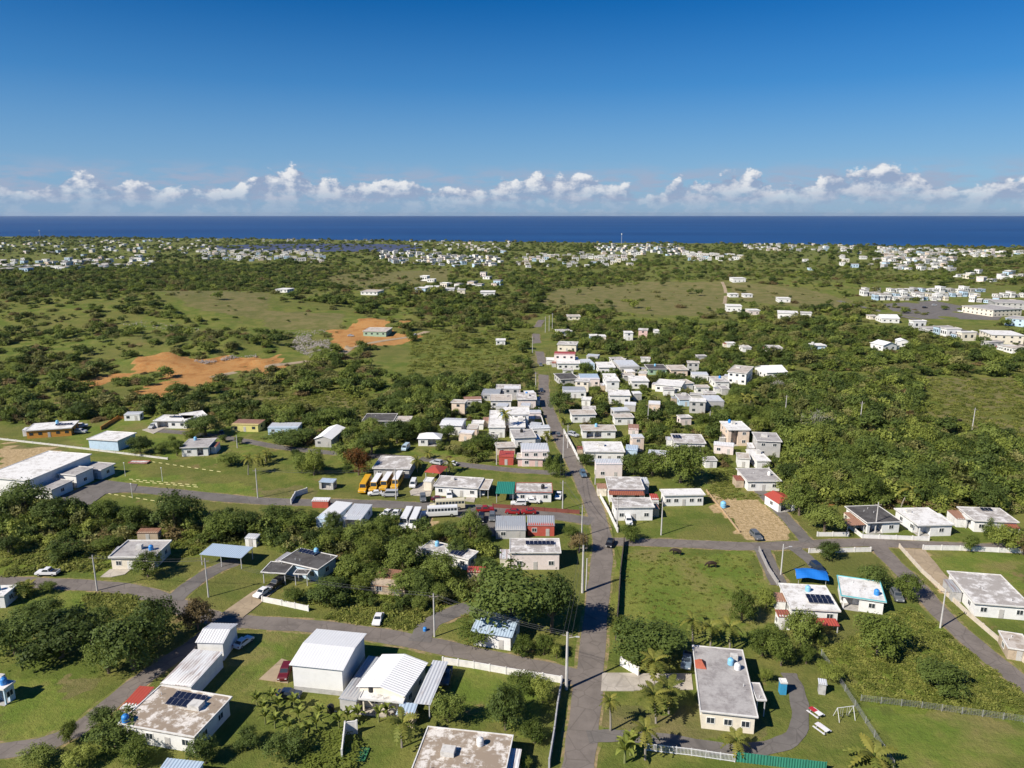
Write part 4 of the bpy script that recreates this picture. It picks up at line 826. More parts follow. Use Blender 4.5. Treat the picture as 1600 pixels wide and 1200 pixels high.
for poly, cnt, (r0, r1), tones in SC:
    gp = gpoly(poly); lo, hi = gp.min(0), gp.max(0); k = 0; tries = 0
    while k < cnt and tries < cnt * 40:
        tries += 1; x, y = random.uniform(lo[0], hi[0]), random.uniform(lo[1], hi[1])
        if not inpoly(np.array([x]), np.array([y]), gp)[0]: continue
        r = random.uniform(r0, r1)
        if not clear(x, y, r): continue
        h = r * random.uniform(1.5, 2.2); sh = random.choice([0, 1, 2, 3, 0, 1, 4])
        if hidden_house(x, y, r, h): h = min(h, 3.8); r = min(r, 2.7); sh = random.choice([4, 0])
        tree(x, y, r, h, random.choice(tones), sh); k += 1

# palms: each frond a part
def frond_mesh(L=2.9, droop=1.0, mat='palm'):
    V = []; Q = []; T_ = []; n = 9
    for i in range(n):
        t0, t1 = i / n, (i + 1) / n
        def pt(t): return np.array([L * (t - .16 * t * t), 0, L * (.42 * t - .95 * droop * t * t)])
        a, b = pt(t0), pt(t1); wd = .62 * math.sin(math.pi * min(1, .16 + t0 * .84)) + .06
        for s in (-1, 1):
            o = len(V); q = (a + b) / 2 + np.array([.22, s * wd, -.30 * wd]); V += [a, b, b*.3 + q*.7 + np.array([.1, 0, 0]), q - np.array([.1, 0, 0])]
            Q.append((o, o+1, o+2, o+3)); T_.append(.25 + .6 * (i % 2))
    return mesh_np('frond', V, Q, T_, FOL[mat])
FRONDS = [frond_mesh(2.9, .75), frond_mesh(3.0, 1.05), frond_mesh(2.6, 1.35)]
YFR = [frond_mesh(2.9, 1.2, 'grass')]
def palm(base, crown, size=1.0, label_adj='green', yellow=False):
    b = un(*base); s = pxm(b); d = ray(*crown); t = b[1] / d[1]; top = np.array([t*d[0], b[1], CAM_H + t*d[2]]); top[2] = max(top[2], 2.0)
    e = link('palm_tree', None, None, b); H_ = top[2] - b[2]; dx = top[0] - b[0]; mb = MB(); pv = Vector((0, 0, -.3))
    for i in range(6):
        q = Vector((dx * ((i+1)/6) ** 1.5, 0, H_ * (i+1) / 6)); mb.tube(pv, q, .20 - .012*i, .19 - .012*i, 8); pv = q
    link('trunk', mb.mesh('trunk', BARKPALM), e)
    for i in range(15):
        f = link('frond', FRONDS[i % 3] if not (yellow and i % 2) else YFR[0], e, (dx, 0, H_ - .1)); f.rotation_euler = (random.uniform(-.2, .2), R(-38 + 32 * (i % 3)) + random.uniform(-.12, .12), i * 2.4 + random.uniform(-.2, .2)); f.scale = (size,) * 3
    link('crown_shaft', MB().lathe([(.16,-.5),(.24,0),(.10,.45)], 8, (dx, 0, H_)).mesh('crown_shaft', FOL['mid']), e)
    e['category'] = 'palm tree'; e['group'] = 'palm trees'; PLANTS.append((e, 'palm', label_adj, b[0], b[1]))
for a in [((1082,1010),(1082,968),1.0,'yellow green',True), ((1110,1012),(1110,978),.95,'yellow green',True), ((1140,1016),(1140,978),1.0,'yellow green',True), ((1022,1072),(1022,1032),1.1,'tall green'), ((1025,1130),(1022,1085),1.15,'tall green'),
          ((1045,1115),(1045,1075),1.15,'tall green'), ((954,1142),(953,1094),.65,'thin'), ((1008,1187),(1008,1140),.9,'slender green'), ((1151,1178),(1150,1156),.9,'short green'), ((628,1168),(628,1128),1.1,'bushy green',True), ((1366,1197),(1366,1180),1.4,'spreading yellow',True),
          ((1408,792),(1423,764),1.3,'leaning yellow',True), ((688,658),(688,628),1.0,'tall'), ((790,682),(789,646),1.1,'tall'), ((388,742),(389,716),1.0,'short'), ((652,738),(652,718),1.0,'short'), ((702,738),(703,722),1.0,'short'), ((670,716),(669,708),.8,'little'),
          ((405,728),(405,715),1.0,'short'), ((415,722),(418,708),1.0,'short'), ((1017,632),(1017,618),1.1,'yellowish',True), ((1172,640),(1174,622),1.2,'tall'), ((1163,634),(1163,620),1.1,'yellowish',True), ((1126,575),(1126,563),1.0,'yellowish',True), ((880,664),(880,654),.8,'little'),
          ((1185,536),(1186,528),1.0,'far'), ((855,690),(855,678),.8,'little'), ((610,700),(610,690),.9,'short'), ((40,932),(41,918),1.0,'short')]: palm(*a)
# banana plants
def banana_leaf():
    V = []; Q = []; T_ = []
    for i in range(6):
        t0, t1 = i/6, (i+1)/6
        f = lambda t: (1.7*t, .95*t - 1.25*t*t*t + .5*t)
        (x0, z0), (x1, z1) = f(t0), f(t1); w0, w1 = [.30 * math.sin(math.pi * min(1, .08 + .9*t)) ** .6 for t in (t0, t1)]
        for s in (-1, 1): o = len(V); V += [(x0,0,z0),(x1,0,z1),(x1,s*w1,z1+.08),(x0,s*w0,z0+.08)]; Q.append((o,o+1,o+2,o+3)); T_.append(.5 + .2*s)
    return mesh_np('leaf', V, Q, T_, FOL['light'])
BLEAF = banana_leaf(); BSTEM = MB().tube((0,0,-.2), (0,0,1.7), .15, .10, 7).mesh('stem', paint((.20,.22,.08), .4))
def banana(px, py, s=1.0):
    b = un(px, py); e = link('banana_plant', None, None, b, random.uniform(0, 6)); e.scale = (s,) * 3; link('stem', BSTEM, e)
    for i in range(9): f = link('leaf', BLEAF, e, (0, 0, 1.5)); f.rotation_euler = (0, R(-45 + 38 * (i % 2)), i * 2.4 + random.uniform(-.3, .3))
    e['category'] = 'banana plant'; e['group'] = 'banana plants'; PLANTS.append((e, 'banana plant', 'broad leaved', b[0], b[1]))
for a in [(412,1118),(436,1112),(402,1105),(468,1128),(500,1124),(452,1148),(482,1152),(430,1138),(460,1108),(545,1130),(592,1128),(530,1138),(470,1158),(415,1132),(495,1142),(605,1122),(682,1095),(1572,796,1.5),(560,1128),(425,1100),(976,1192,1.5),(985,1180,1.4)]: banana(*a)

# ------------------------------------------------------------------ woods, scrub and undergrowth that nobody could count
def low_proto(seed, shape, mat, nq=11, n=75, size=.29):
    rng = np.random.default_rng(seed); lobes = []
    for i in range(7):
        a = i * .9 + rng.uniform(0, .6); r = rng.uniform(.8, 2.4); lobes.append((r*math.cos(a), r*math.sin(a), rng.uniform(1.8, 4.6) if shape else rng.uniform(.9, 2.4), rng.uniform(1.3, 2.0), rng.uniform(.75, 1.0)))
    C, N, T_ = crown_pts(rng, n, lobes); V, Q, TT = leaves(rng, C, N, nq, size, np.full(len(C), .42), T_); V[:, 2] = np.maximum(V[:, 2], 0)
    V[:, 2] *= (5.5 if shape else 3.0) / V[:, 2].max(); V[:, :2] *= 4.0 / np.percentile(np.hypot(V[:, 0], V[:, 1]), 98)
    return bpy.data.objects.new('clump', mesh_np('clump', V, Q, TT, FOL[mat]))
def tuft_proto(seed):
    rng = np.random.default_rng(seed); n = 26; a = rng.uniform(0, 6.28, n); r = rng.uniform(0, 1.0, n) ** .6; C = np.stack([r*np.cos(a), r*np.sin(a), rng.uniform(.05, .42, n) * (1.1 - r*.7)], 1)
    V, Q, TT = leaves(rng, C, np.tile([0, 0, 1.0], (n, 1)), 5, .13, np.full(n, .10), rng.uniform(0, 1, n)); V[:, 2] = np.maximum(V[:, 2], 0); return bpy.data.objects.new('tuft', mesh_np('tuft', V, Q, TT, FOL['grass']))
def scatter(name, pts, protos, label, cat):
    """pts: x, y, z, sx, sz -> one stuff object that instances the prototypes on its points"""
    pts = np.asarray(pts); me = bpy.data.meshes.new(name); me.vertices.add(len(pts)); me.vertices.foreach_set('co', pts[:, :3].ravel())
    a = me.attributes.new('sc', 'FLOAT_VECTOR', 'POINT'); a.data.foreach_set('vector', pts[:, [3, 3, 4]].ravel())
    rot = np.zeros((len(pts), 3)); rot[:, 2] = RNG.uniform(0, 6.28, len(pts)); a = me.attributes.new('ro', 'FLOAT_VECTOR', 'POINT'); a.data.foreach_set('vector', rot.ravel())
    c = bpy.data.collections.new(name + '_kinds')
    for p in protos: c.objects.link(p)
    t = bpy.data.node_groups.new(name, 'GeometryNodeTree'); t.interface.new_socket('Geometry', in_out='INPUT', socket_type='NodeSocketGeometry'); t.interface.new_socket('Geometry', in_out='OUTPUT', socket_type='NodeSocketGeometry')
    gi = t.nodes.new('NodeGroupInput'); go = t.nodes.new('NodeGroupOutput'); ip = t.nodes.new('GeometryNodeInstanceOnPoints'); ci = t.nodes.new('GeometryNodeCollectionInfo')
    ci.inputs['Collection'].default_value = c; ci.inputs['Separate Children'].default_value = True; ci.inputs['Reset Children'].default_value = True
    ip.inputs['Pick Instance'].default_value = True
    for nm, key in (('sc', 'Scale'), ('ro', 'Rotation')):
        at = t.nodes.new('GeometryNodeInputNamedAttribute'); at.data_type = 'FLOAT_VECTOR'; at.inputs['Name'].default_value = nm; t.links.new(at.outputs[0], ip.inputs[key])
    t.links.new(gi.outputs[0], ip.inputs['Points']); t.links.new(ci.outputs[0], ip.inputs['Instance']); t.links.new(ip.outputs[0], go.inputs[0])
    o = link(name, me); md = o.modifiers.new('scatter', 'NODES'); md.node_group = t; kind(o, 'stuff', label, cat); return o
def noise2(x, y, s, seed=0):
    r = np.random.default_rng(seed); v = np.zeros_like(x)
    for k in range(5):
        a, b, c, d = r.uniform(-1, 1, 2), r.uniform(0, 6.28), 1.9 ** k / s, .6 ** k
        a = a / np.linalg.norm(a); a2 = np.array([-a[1], a[0]])
        v += d * np.sin(c * (a[0]*x + a[1]*y) * 6.28 + b + 1.7*np.sin(c * (a2[0]*x + a2[1]*y) * 5 + b*2))
    return v / 2.2
VILLAGE = gpoly([(-200,655),(120,640),(330,640),(530,640),(560,670),(640,600),(760,590),(815,600),(825,540),(826,500),(850,488),(870,500),(1000,508),(1150,520),(1200,550),(1260,580),(1240,680),(1230,780),(1330,800),(1600,812),(1800,830),(1800,1300),(-200,1300)])
WOODS = [gpoly(p) for p in ([(0,640),(0,560),(130,560),(240,600),(330,610),(420,575),(400,640),(200,645)], [(560,450),(830,470),(830,515),(760,520),(700,500),(620,480)], [(870,505),(1000,512),(1200,505),(1330,520),(1600,560),(1600,600),(1440,585),(1240,590),(1150,545),(1000,530)],
         [(1140,500),(1300,480),(1390,510),(1600,560),(1600,610),(1400,600),(1200,560)], [(0,420),(420,415),(640,430),(640,455),(400,450),(200,450),(0,470)], [(1200,610),(1440,600),(1430,650),(1600,690),(1600,800),(1400,800),(1330,790),(1230,780),(1240,690)],
         [(400,560),(560,575),(640,600),(530,660),(420,620),(330,640)], [(780,430),(1000,425),(1000,445),(860,455),(830,475)], [(1250,455),(1340,470),(1370,500),(1270,490)], [(830,470),(960,470),(960,500),(860,500)])]
OPEN = [gpoly(p) for p in DIRT + DRY + [crop(400,440,[(200,480),(210,410),(260,330),(360,325),(470,360),(490,430),(420,480)]), crop(0,440,[(1210,500),(1400,440),(1600,400),(1600,430),(1290,520)]), crop(0,440,[(700,270),(880,220),(1290,295),(1250,330),(900,300)]), [(640,520),(830,520),(830,600),(760,590),(640,600),(560,560)], [(1430,590),(1600,595),(1600,690),(1440,650)], [(1000,490),(1150,500),(1150,512),(1000,500)], [(870,505),(1000,495),(1010,500),(880,512)], [(220,455),(420,458),(560,490),(560,520),(400,520),(260,480)],
        [(1380,470),(1480,462),(1600,480),(1600,520),(1500,515),(1440,502)], [(1190,575),(1250,580),(1250,612),(1190,610)], [(1345,450),(1600,445),(1600,472),(1345,466)]]]
def wild():
    near = []; far = []
    # 280 m to 1250 m
    n = 80000; y = np.sqrt(RNG.uniform(240**2, 1300**2, n)); x = RNG.uniform(-.80, .80, n) * y
    dens = .15 + .24 * noise2(x, y, 160, 1) + .30 * noise2(x, y, 42, 2) + .12 * noise2(x, y, 15, 9)
    dens = dens + .20 * sst(-x, -20, 60) * sst(y, 330, 400) * (1 - sst(y, 800, 1000))
    for p in WOODS: dens[inpoly(x, y, p)] += .50
    for p in OPEN: dens[inpoly(x, y, p)] *= .10
    for p in [gpoly(q) for q in DIRT]: dens[inpoly(x, y, p)] *= .2
    keep = (RNG.uniform(0, 1, n) < np.clip(dens, .012, .95) * .75) & ~inpoly(x, y, VILLAGE)
    x, y = x[keep], y[keep]; s = (.28 + 1.15 * RNG.uniform(0, 1, len(x)) ** 1.6) * (1 + .15 * noise2(x, y, 120, 5)); s = np.clip(s, .35, 1.5)
    for xx, yy, ss in zip(x, y, s):
        if clear(xx, yy, ss * 4): near.append((xx, yy, float(hgt(xx, yy)) - .2, ss, ss * random.uniform(.75, 1.15)))
    # 1250 m to the coast
    n = 60000; y = np.sqrt(RNG.uniform(1250**2, 3300**2, n)); x = RNG.uniform(-.80, .80, n) * y
    ok = y < coast(x) - 15; x, y = x[ok], y[ok]; dens = .36 + .40 * noise2(x, y / 1.8, 330, 3) + .2 * noise2(x, y, 110, 4)
    for p, n_, w_ in TOWNS: dens[inpoly(x, y, gpoly(p))] *= .5
    keep = RNG.uniform(0, 1, len(x)) < np.clip(dens, .03, .8) * .6; x, y = x[keep], y[keep]
    s = .6 + 1.3 * RNG.uniform(0, 1, len(x)) ** 1.7; z = hgt(x, y); far = np.stack([x, y, z - .2, s, s * RNG.uniform(.7, 1.1, len(x))], 1)
    # beyond the 300 single trees: more shrubs and trees filling the groves of the village
    for poly, n, (a, b) in [(SC[0][0], 620, (.5,1.15)), (SC[1][0], 1200, (.3,.95)), (SC[2][0], 900, (.6,1.25)), (SC[3][0], 360, (.3,.75)), ([(1215,600),(1440,600),(1430,650),(1240,690)], 520, (.5,1.2)), ([(860,500),(1000,508),(1200,530),(1240,580),(1100,560),(930,555),(870,560)], 800, (.5,1.1)),
                            ([(0,640),(130,640),(400,640),(560,650),(540,700),(420,690),(330,650),(120,660),(0,665)], 420, (.4,1.0)), ([(0,790),(100,800),(400,820),(440,850),(300,850),(0,850)], 160, (.4,.9)), ([(770,590),(830,560),(830,640),(780,640)], 120, (.3,.8)), ([(640,680),(700,650),(840,610),(850,700),(760,725),(660,715)], 260, (.25,.8)), ([(1040,690),(1230,690),(1240,790),(1160,740),(1100,720)], 160, (.3,.8))]:
        gp = gpoly(poly); lo, hi = gp.min(0), gp.max(0); x = RNG.uniform(lo[0], hi[0], n*3); y = RNG.uniform(lo[1], hi[1], n*3); k = inpoly(x, y, gp); x, y = x[k][:n], y[k][:n]
        for xx, yy in zip(x, y):
            ss = random.uniform(a, b)
            if not clear(xx, yy, ss * 3.4): continue
            if hidden_house(xx, yy, ss * 4, 5):
                if random.random() < .35: continue
                ss = min(ss, .5)
            near.append((xx, yy, float(hgt(xx, yy)) - .2, ss, ss * random.uniform(.85, 1.5)))
    return np.array(near), far
NEARW, FARW = wild()
LP = [low_proto(61, 1, 'dark'), low_proto(62, 1, 'mid'), low_proto(63, 1, 'scrub'), low_proto(64, 0, 'scrub'), low_proto(65, 0, 'scrub'), low_proto(66, 1, 'mid'), low_proto(67, 0, 'brown'), low_proto(68, 1, 'dark'), low_proto(69, 0, 'mid'), low_proto(70, 1, 'light'), low_proto(75, 0, 'light'), low_proto(76, 0, 'scrub', 5, 40, .3)]
scatter('woodland', NEARW, LP, 'scrub and woodland covering the plain beyond the village', 'woodland')
LPF = [low_proto(71, 1, 'dark', 4, 60, .6), low_proto(72, 1, 'mid', 4, 60, .6), low_proto(73, 1, 'scrub', 4, 60, .6), low_proto(74, 0, 'dark', 4, 60, .6)]
scatter('far_woodland', FARW, LPF, 'far off trees on the coastal plain before the sea', 'woodland')
def undergrowth():
    pts = []
    for poly, n, (a, b) in [([(1290,1015),(1420,950),(1600,1080),(1600,1122),(1345,1093)], 900, (.5,1.3)), ([(0,800),(200,800),(380,850),(200,890),(0,900)], 900, (.8,1.8)), ([(440,800),(760,830),(770,960),(600,975),(480,940)], 900, (.8,1.8)),
                            ([(975,862),(1180,866),(1205,985),(965,985)], 420, (.25,.6)), ([(640,520),(830,520),(830,600),(760,590),(640,600)], 900, (1.0,2.4)), ([(1100,700),(1160,740),(1200,780),(1110,780)], 500, (.4,1.0)), ([(130,930),(230,925),(270,950),(150,985)], 500, (.6,1.4)),
                            ([(400,600),(560,610),(620,640),(560,670),(430,660)], 900, (.8,2.0)), ([(1430,590),(1600,595),(1600,690),(1440,650)], 700, (.8,2.0)), ([(640,940),(740,960),(660,985),(500,965)], 500, (.6,1.3))]:
        gp = gpoly(poly); lo, hi = gp.min(0), gp.max(0); x = RNG.uniform(lo[0], hi[0], n*3); y = RNG.uniform(lo[1], hi[1], n*3); k = inpoly(x, y, gp); x, y = x[k][:n], y[k][:n]
        for xx, yy in zip(x, y):
            if clear(xx, yy, .6): s = random.uniform(a, b); pts.append((xx, yy, float(hgt(xx, yy)), s, s * random.uniform(.7, 1.1)))
    return pts
scatter('tall_grass', undergrowth(), [tuft_proto(81), tuft_proto(82), tuft_proto(83)], 'tall rough grass and weeds in unmown plots', 'grass')
# ------------------------------------------------------------------ far towns
def far_house_meshes(wk, rk):
    W, D, h = 1, 1, 1
    wl = MB().box(-.47,.47,-.47,.47,-.15,.93).mesh('wall', paint(WALLS[wk], .2)); rf = MB().box(-.5,.5,-.5,.5,.93,1.0).box(-.5,.5,-.5,-.47,1.0,1.05).box(-.5,.5,.47,.5,1.0,1.05).mesh('roof', roofmat(rk))
    wn = MB()
    for x in (-.3, 0, .3): wn.box(x-.07, x+.07, -.485, -.46, .35, .68)
    for y in (-.2, .2): wn.box(.46,.485,y-.07,y+.07,.35,.68).box(-.485,-.46,y-.07,y+.07,.35,.68)
    return wl, rf, wn.mesh('windows', GLASS)
FHM = [far_house_meshes(a, b) for a, b in (('white','mott'),('white','mott'),('cream','white'),('white','white'),('palepink','mott'),('blue','grey'),('white','tan'),('peach','mott'),('grey','mott'))]
FARH = []
for poly, n, where in TOWNS:
    gp = gpoly(poly); lo, hi = gp.min(0), gp.max(0); k = 0; ang = random.uniform(-.5, .5); t = 0
    while k < n and t < 4000:
        t += 1; x, y = random.uniform(lo[0], hi[0]), random.uniform(lo[1], hi[1])
        if y > coast(x) - 25 or not inpoly(np.array([x]), np.array([y]), gp)[0]: continue
        if any(abs(x-q[0]) < 11 and abs(y-q[1]) < 13 for q in FARH[-120:]): continue
        FARH.append((x, y, ang + random.choice([0, 1.5708]) + random.uniform(-.15, .15), random.uniform(7, 13), random.uniform(7, 11), random.choice([3.4, 3.6, 4, 6.2, 6.4]), random.randrange(9), where)); k += 1
ORDW = 'first second third fourth fifth sixth seventh eighth ninth tenth eleventh twelfth 13th 14th 15th 16th 17th 18th 19th 20th 21st 22nd 23rd 24th 25th 26th'.split()
def row(px0, px1, n, where, dep=10, off=0.0):
    a, b = un(*px0), un(*px1); d = b - a; L = np.linalg.norm(d[:2]); ang = math.atan2(d[1], d[0])
    for i in range(n):
        q = a + d * (i + .5) / n
        if random.random() < .14: continue
        FARH.append((q[0], q[1] + random.uniform(-3, 3), ang + random.uniform(-.06, .06), L/n*random.uniform(.6, .9), dep * random.uniform(.7, 1.1), random.choice([3.2, 3.6, 4.2, 6]), random.choice([0, 1, 3, 8, 2, 5, 6, 1]), ORDW[i] + ' from the left ' + where))
row((1345,455), (1540,456), 20, 'in the upper terrace row by the car park'); row((1345,462), (1600,464), 26, 'in the middle terrace row by the car park'); row((1360,468), (1480,469), 12, 'in the lower terrace row by the car park')
row((1408,507), (1610,556), 15, 'in the slanting white row left of the car park', 12); row((1500,470), (1610,477), 9, 'in the terrace row at the right edge')
FARH.sort(key=lambda q: q[1]); rest = [[], [], []]
NEARF = FARH[:110]
for x, y, a, W_, D_, h_, k, where in NEARF:
    e = link('house', None, None, (x, y, float(hgt(x, y))), a); e.scale = (W_, D_, h_)
    tag(e, 'pale house ' + where, 'house', 'houses ' + where.split('from the left ')[-1])
    for nm, me in zip(('wall', 'roof', 'windows'), FHM[k]):
        if nm != 'windows': link(nm, me, e)
        else: kind(link('window_row', me, e), 'stuff')
def merged(name, lst, label):
    V, F, MI, mats = [], [], [], []
    for x, y, a, W_, D_, h_, k, where in lst:
        ca, sa, z = math.cos(a), math.sin(a), float(hgt(x, y))
        for me in FHM[k]:
            mt = me.materials[0]
            if mt not in mats: mats.append(mt)
            o = len(V); V += [(x + (v.co.x*W_)*ca - (v.co.y*D_)*sa, y + (v.co.x*W_)*sa + (v.co.y*D_)*ca, z + v.co.z*h_) for v in me.vertices]
            F += [tuple(i + o for i in p.vertices) for p in me.polygons]; MI += [mats.index(mt)] * len(me.polygons)
    mb = MB(); mb.v, mb.f, mb.mi = V, F, MI; kind(link(name, mb.mesh(name, mats)), 'stuff', label, 'town')
merged('distant_town', FARH[110:], 'hundreds of tiny white houses of the distant coastal towns')
# solar field and masts
def solar_field():
    gp = gpoly([(300,386),(420,383),(560,382),(645,385),(640,393),(520,394),(380,393)]); lo, hi = gp.min(0), gp.max(0); mb = MB()
    for y in np.arange(lo[1], hi[1], 14):
        xs = np.arange(lo[0], hi[0], 30); ins = inpoly(xs, np.full(len(xs), y), gp)
        for x in xs[ins]: z = float(hgt(x, y)); mb.poly([(x,y,z+1),(x+29.5,y,z+1),(x+29.5,y+11,z+3.4),(x,y+11,z+3.4),(x,y+.2,z+.8),(x+29.5,y+.2,z+.8),(x+29.5,y+11.2,z+3.2),(x,y+11.2,z+3.2)], [(0,1,2,3),(7,6,5,4),(0,4,5,1),(2,6,7,3)])
    kind(link('solar_field', mb.mesh('solar_field', plain((.075,.085,.13), .3, .5))), 'stuff', 'grey blue solar panel field near the coast', 'solar field')
solar_field()
def mast(px, py, h, label):
    p = un(px, py); e = link('radio_mast', None, None, p); g_ = plain((.62,.62,.64), .5, .4, .3); r = h * .03
    for i in range(3):
        a = i * 2.094; link('leg', MB().tube((r*math.cos(a), r*math.sin(a), -.5), (.25*math.cos(a), .25*math.sin(a), h), .35, .25, 6).mesh('leg', g_), e)
    br = MB()
    for k in range(12):
        t0, t1 = k/12, (k+1)/12
        for i in range(3):
            a, b = i*2.094, (i+1)*2.094; r0, r1 = r*(1-t0)+.25, r*(1-t1)+.25; br.tube((r0*math.cos(a), r0*math.sin(a), h*t0), (r1*math.cos(b), r1*math.sin(b), h*t1), .16, .16, 4)
    link('bracing', br.mesh('bracing', g_), e); link('antenna_drum', MB().lathe([(1.6,0),(1.6,4)], 10, (0, 0, h*.86)).mesh('antenna_drum', WHITE), e); tag(e, label, 'mast')
mast(971, 381, 36, 'tall pale radio mast standing before the sea, right of centre'); mast(63, 372, 34, 'thin radio mast on the coast at the far left')
# ------------------------------------------------------------------ poles and wires
POLEMAT = paint((.55,.53,.50), .3); POLES = {}
def pole(key, px, py, h, label, lamp=False, thick=.17, arm=True):
    p = un(px, py); e = link('utility_pole', None, None, p, random.uniform(-.2, .2)); link('shaft', MB().tube((0,0,-.4), (0,0,h), thick*1.25, thick*.75, 8).mesh('shaft', POLEMAT), e)
    if arm:
        link('crossarm', MB().box(-.9,.9,-.06,.06,h-.75,h-.63).mesh('crossarm', plain((.30,.25,.2))), e); im = shared('insul', lambda: MB().lathe([(.05,0),(.07,.08),(.04,.2)], 8).mesh('insulator', plain((.25,.2,.18), .3)))
        for x in (-.8, 0, .8): link('insulator', im, e, (x, 0, h - .63 + (.63 if x == 0 else 0)))
    if lamp:
        la = link('lamp_arm', MB().tube((0,0,h-1.2), (1.6,0,h-.7), .05, .04, 6).mesh('lamp_arm', POLEMAT), e); link('lamp_head', MB().box(1.5,2.2,-.13,.13,h-.78,h-.64).mesh('lamp_head', plain((.5,.5,.5))), la)
    tag(e, label, 'utility pole', 'utility poles'); POLES[key] = (p, h)
PL = [('a',885,1077,11.7,'tall thick concrete pole at the road junction in the foreground'), ('b',679,995,9.8,'white pole by the side road near the derelict house'), ('c',152,923,8.9,'pole beside the side road at the left, left of the drive'), ('d',326,933,9.6,'leaning pole at the start of the sandy drive'),
 ('e',910,926,11.8,'thick pole beside the road right of the big tree'), ('e2',916,922,8.0,'thin brace pole beside the thick roadside pole'), ('f',909,838,9,'thin pole left of the road near the red house'), ('g',879,796,9,'pole in front of the red eaves house'), ('h',964,830,10,'pole before the mottled house at the bend'),
 ('i',1033,836,10,'tall pole on the grass right of the mottled house'), ('j',403,778,9.5,'white pole alone on the grass left of the buses'), ('k',619,780,10,'pole beside the rightmost yellow bus'), ('l',776,726,8,'lamp pole beside the small red building'), ('m',930,757,5,'short post near the red awning house'),
 ('n',880,716,9.5,'pole left of the white roadside house'), ('o',1012,664,9,'pole rising from the trees above the white roadside house'), ('p',1108,672,8,'pole in the trees left of the apricot house'), ('q',1226,657,11,'pole left of the bare grey tree'), ('r',1343,668,11,'pole in the middle of the right hand woods'),
 ('s',1519,671,9,'pole in the dry field at the right'), ('t',1469,981,9,'pole beside the sloping lane at the lower right'), ('u',1220,898,8,'curved lamp pole by the paved yard'), ('v',837,616,11,'pole left of the road below the upper village'), ('w',832,553,11,'pole left of the road in the upper village'),
 ('x',852,520,12,'pole at the far end of the road, left one'), ('y',858,518,12,'pole at the far end of the road, middle one'), ('z',863,514,12,'pole at the far end of the road, right one'), ('aa',1367,833,9,'antenna pole in the yard of the black roofed house'), ('ab',371,700,5,'white gate post on the side street'), ('ac',887,700,9,'pole right of the road by the white wall')]
for k, a, b, h, lab in PL: pole(k, a, b, h, lab, lamp=k in 'alu', thick=.26 if k in ('a', 'e') else .16, arm=k not in ('m', 'e2', 'ab', 'u'))
WIRE = plain((.10,.10,.10), .5)
def wire(k1, k2, where, n=3):
    (p, h), (q, g_) = POLES[k1], POLES[k2]
    for i in range(n):
        o = (i - 1) * .8; zz = (.1 if i == 1 else -.5); a = Vector((p[0]+o, p[1], p[2]+h+zz)); b = Vector((q[0]+o, q[1], q[2]+g_+zz)); mb = MB(); pv = a
        for j in range(1, 13): t = j/12; v = a.lerp(b, t); v.z -= 4 * t * (1-t) * (a-b).length * .022; mb.tube(pv, v, .022, .022, 4, cap=False); pv = v
        tag(link('wire', mb.mesh('wire', WIRE)), ('highest', 'left', 'right')[(1, 0, 2)[i]] + ' overhead wire ' + where, 'wire', 'overhead wires')
for a, b, wh in [('c','d','across the drive of the blue carport'),('d','b','along the side road past the derelict house'),('b','a','from the white pole to the thick junction pole'),('a','e','beside the road under the big tree shadow'),('e','f','along the road past the solar heater house'),('f','g','along the road past the bright red house'),
                 ('g','n','along the road past the conical trees'),('n','v','along the road past the tall white block'),('v','w','along the road into the upper village'),('w','x','at the far end of the road'),('h','i','between the poles by the mottled house'),('n','ac','crossing the road by the white wall'),('j','k','over the grass left of the buses')]: wire(a, b, wh)
# ------------------------------------------------------------------ walls and fences
def barrier(px, h, label, panel='wall', col=(.78,.76,.72), step=4.0, name='garden_wall', cat='wall'):
    pts = [un(a, b) for a, b in px]; e = link(name, None, None, pts[0]); o = pts[0]; m = paint(col, .3); steel = plain((.5,.5,.5), .5, .4, .5); i0 = 0
    for a, b in zip(pts[:-1], pts[1:]):
        d = b - a; L = float(np.linalg.norm(d)); n = max(1, round(L / step)); ang = math.atan2(d[1], d[0]); sl = L / n
        key = (name, panel, round(sl, 2), h, col)
        def mk():
            mb = MB()
            if panel == 'wall': mb.box(.12, sl-.12, -.07, .07, -.3, h); mb.box(.12, sl-.12, -.11, .11, h, h+.07)
            elif panel == 'bars':
                mb.box(.05, sl-.05, -.03, .03, .12, .2); mb.box(.05, sl-.05, -.03, .03, h-.15, h-.07); k = int(sl / .22)
                for i in range(k): x = .1 + (sl-.2) * (i+.5)/k; mb.box(x-.03, x+.03, -.02, .02, .05, h)
            elif panel == 'sheet': mb.poly(*ribbed((.02,-.02,0), (sl-.02,-.02,0), (.02,-.0199,h), (sl-.02,-.0199,h), .03, .4))
            else:
                for z in np.arange(.25, h + .01, (h - .25) / 4): mb.box(.03, sl-.03, -.012, .012, z-.012, z+.012)
                for i in range(int(sl / .4)): x = .2 + i * .4; mb.box(x-.008, x+.008, -.008, .008, .05, h)
            return mb.mesh('panel', m if panel != 'mesh' else steel)
        me = shared(key, mk); pmsh = shared((name, 'post', h, col, panel), lambda: (MB().box(-.14,.14,-.14,.14,-.3,h+.22) if panel == 'wall' else MB().box(-.05,.05,-.05,.05,-.3,h+.08)).mesh('post', m if panel != 'mesh' else steel))
        for i in range(n):
            q = a + d * i / n - o; link('panel', me, e, q, ang); link('post', pmsh, e, q, ang)
        link('post', pmsh, e, b - o, ang)
    tag(e, label, cat, 'walls and fences')
barrier([(692,1037),(740,1044),(790,1053),(877,1067)], 1.3, 'white concrete wall with posts along the side road')
barrier([(878,1070),(871,1110),(866,1150),(858,1200)], 1.6, 'grey boundary wall running down the left side of the road', col=(.42,.42,.43), name='boundary_wall')
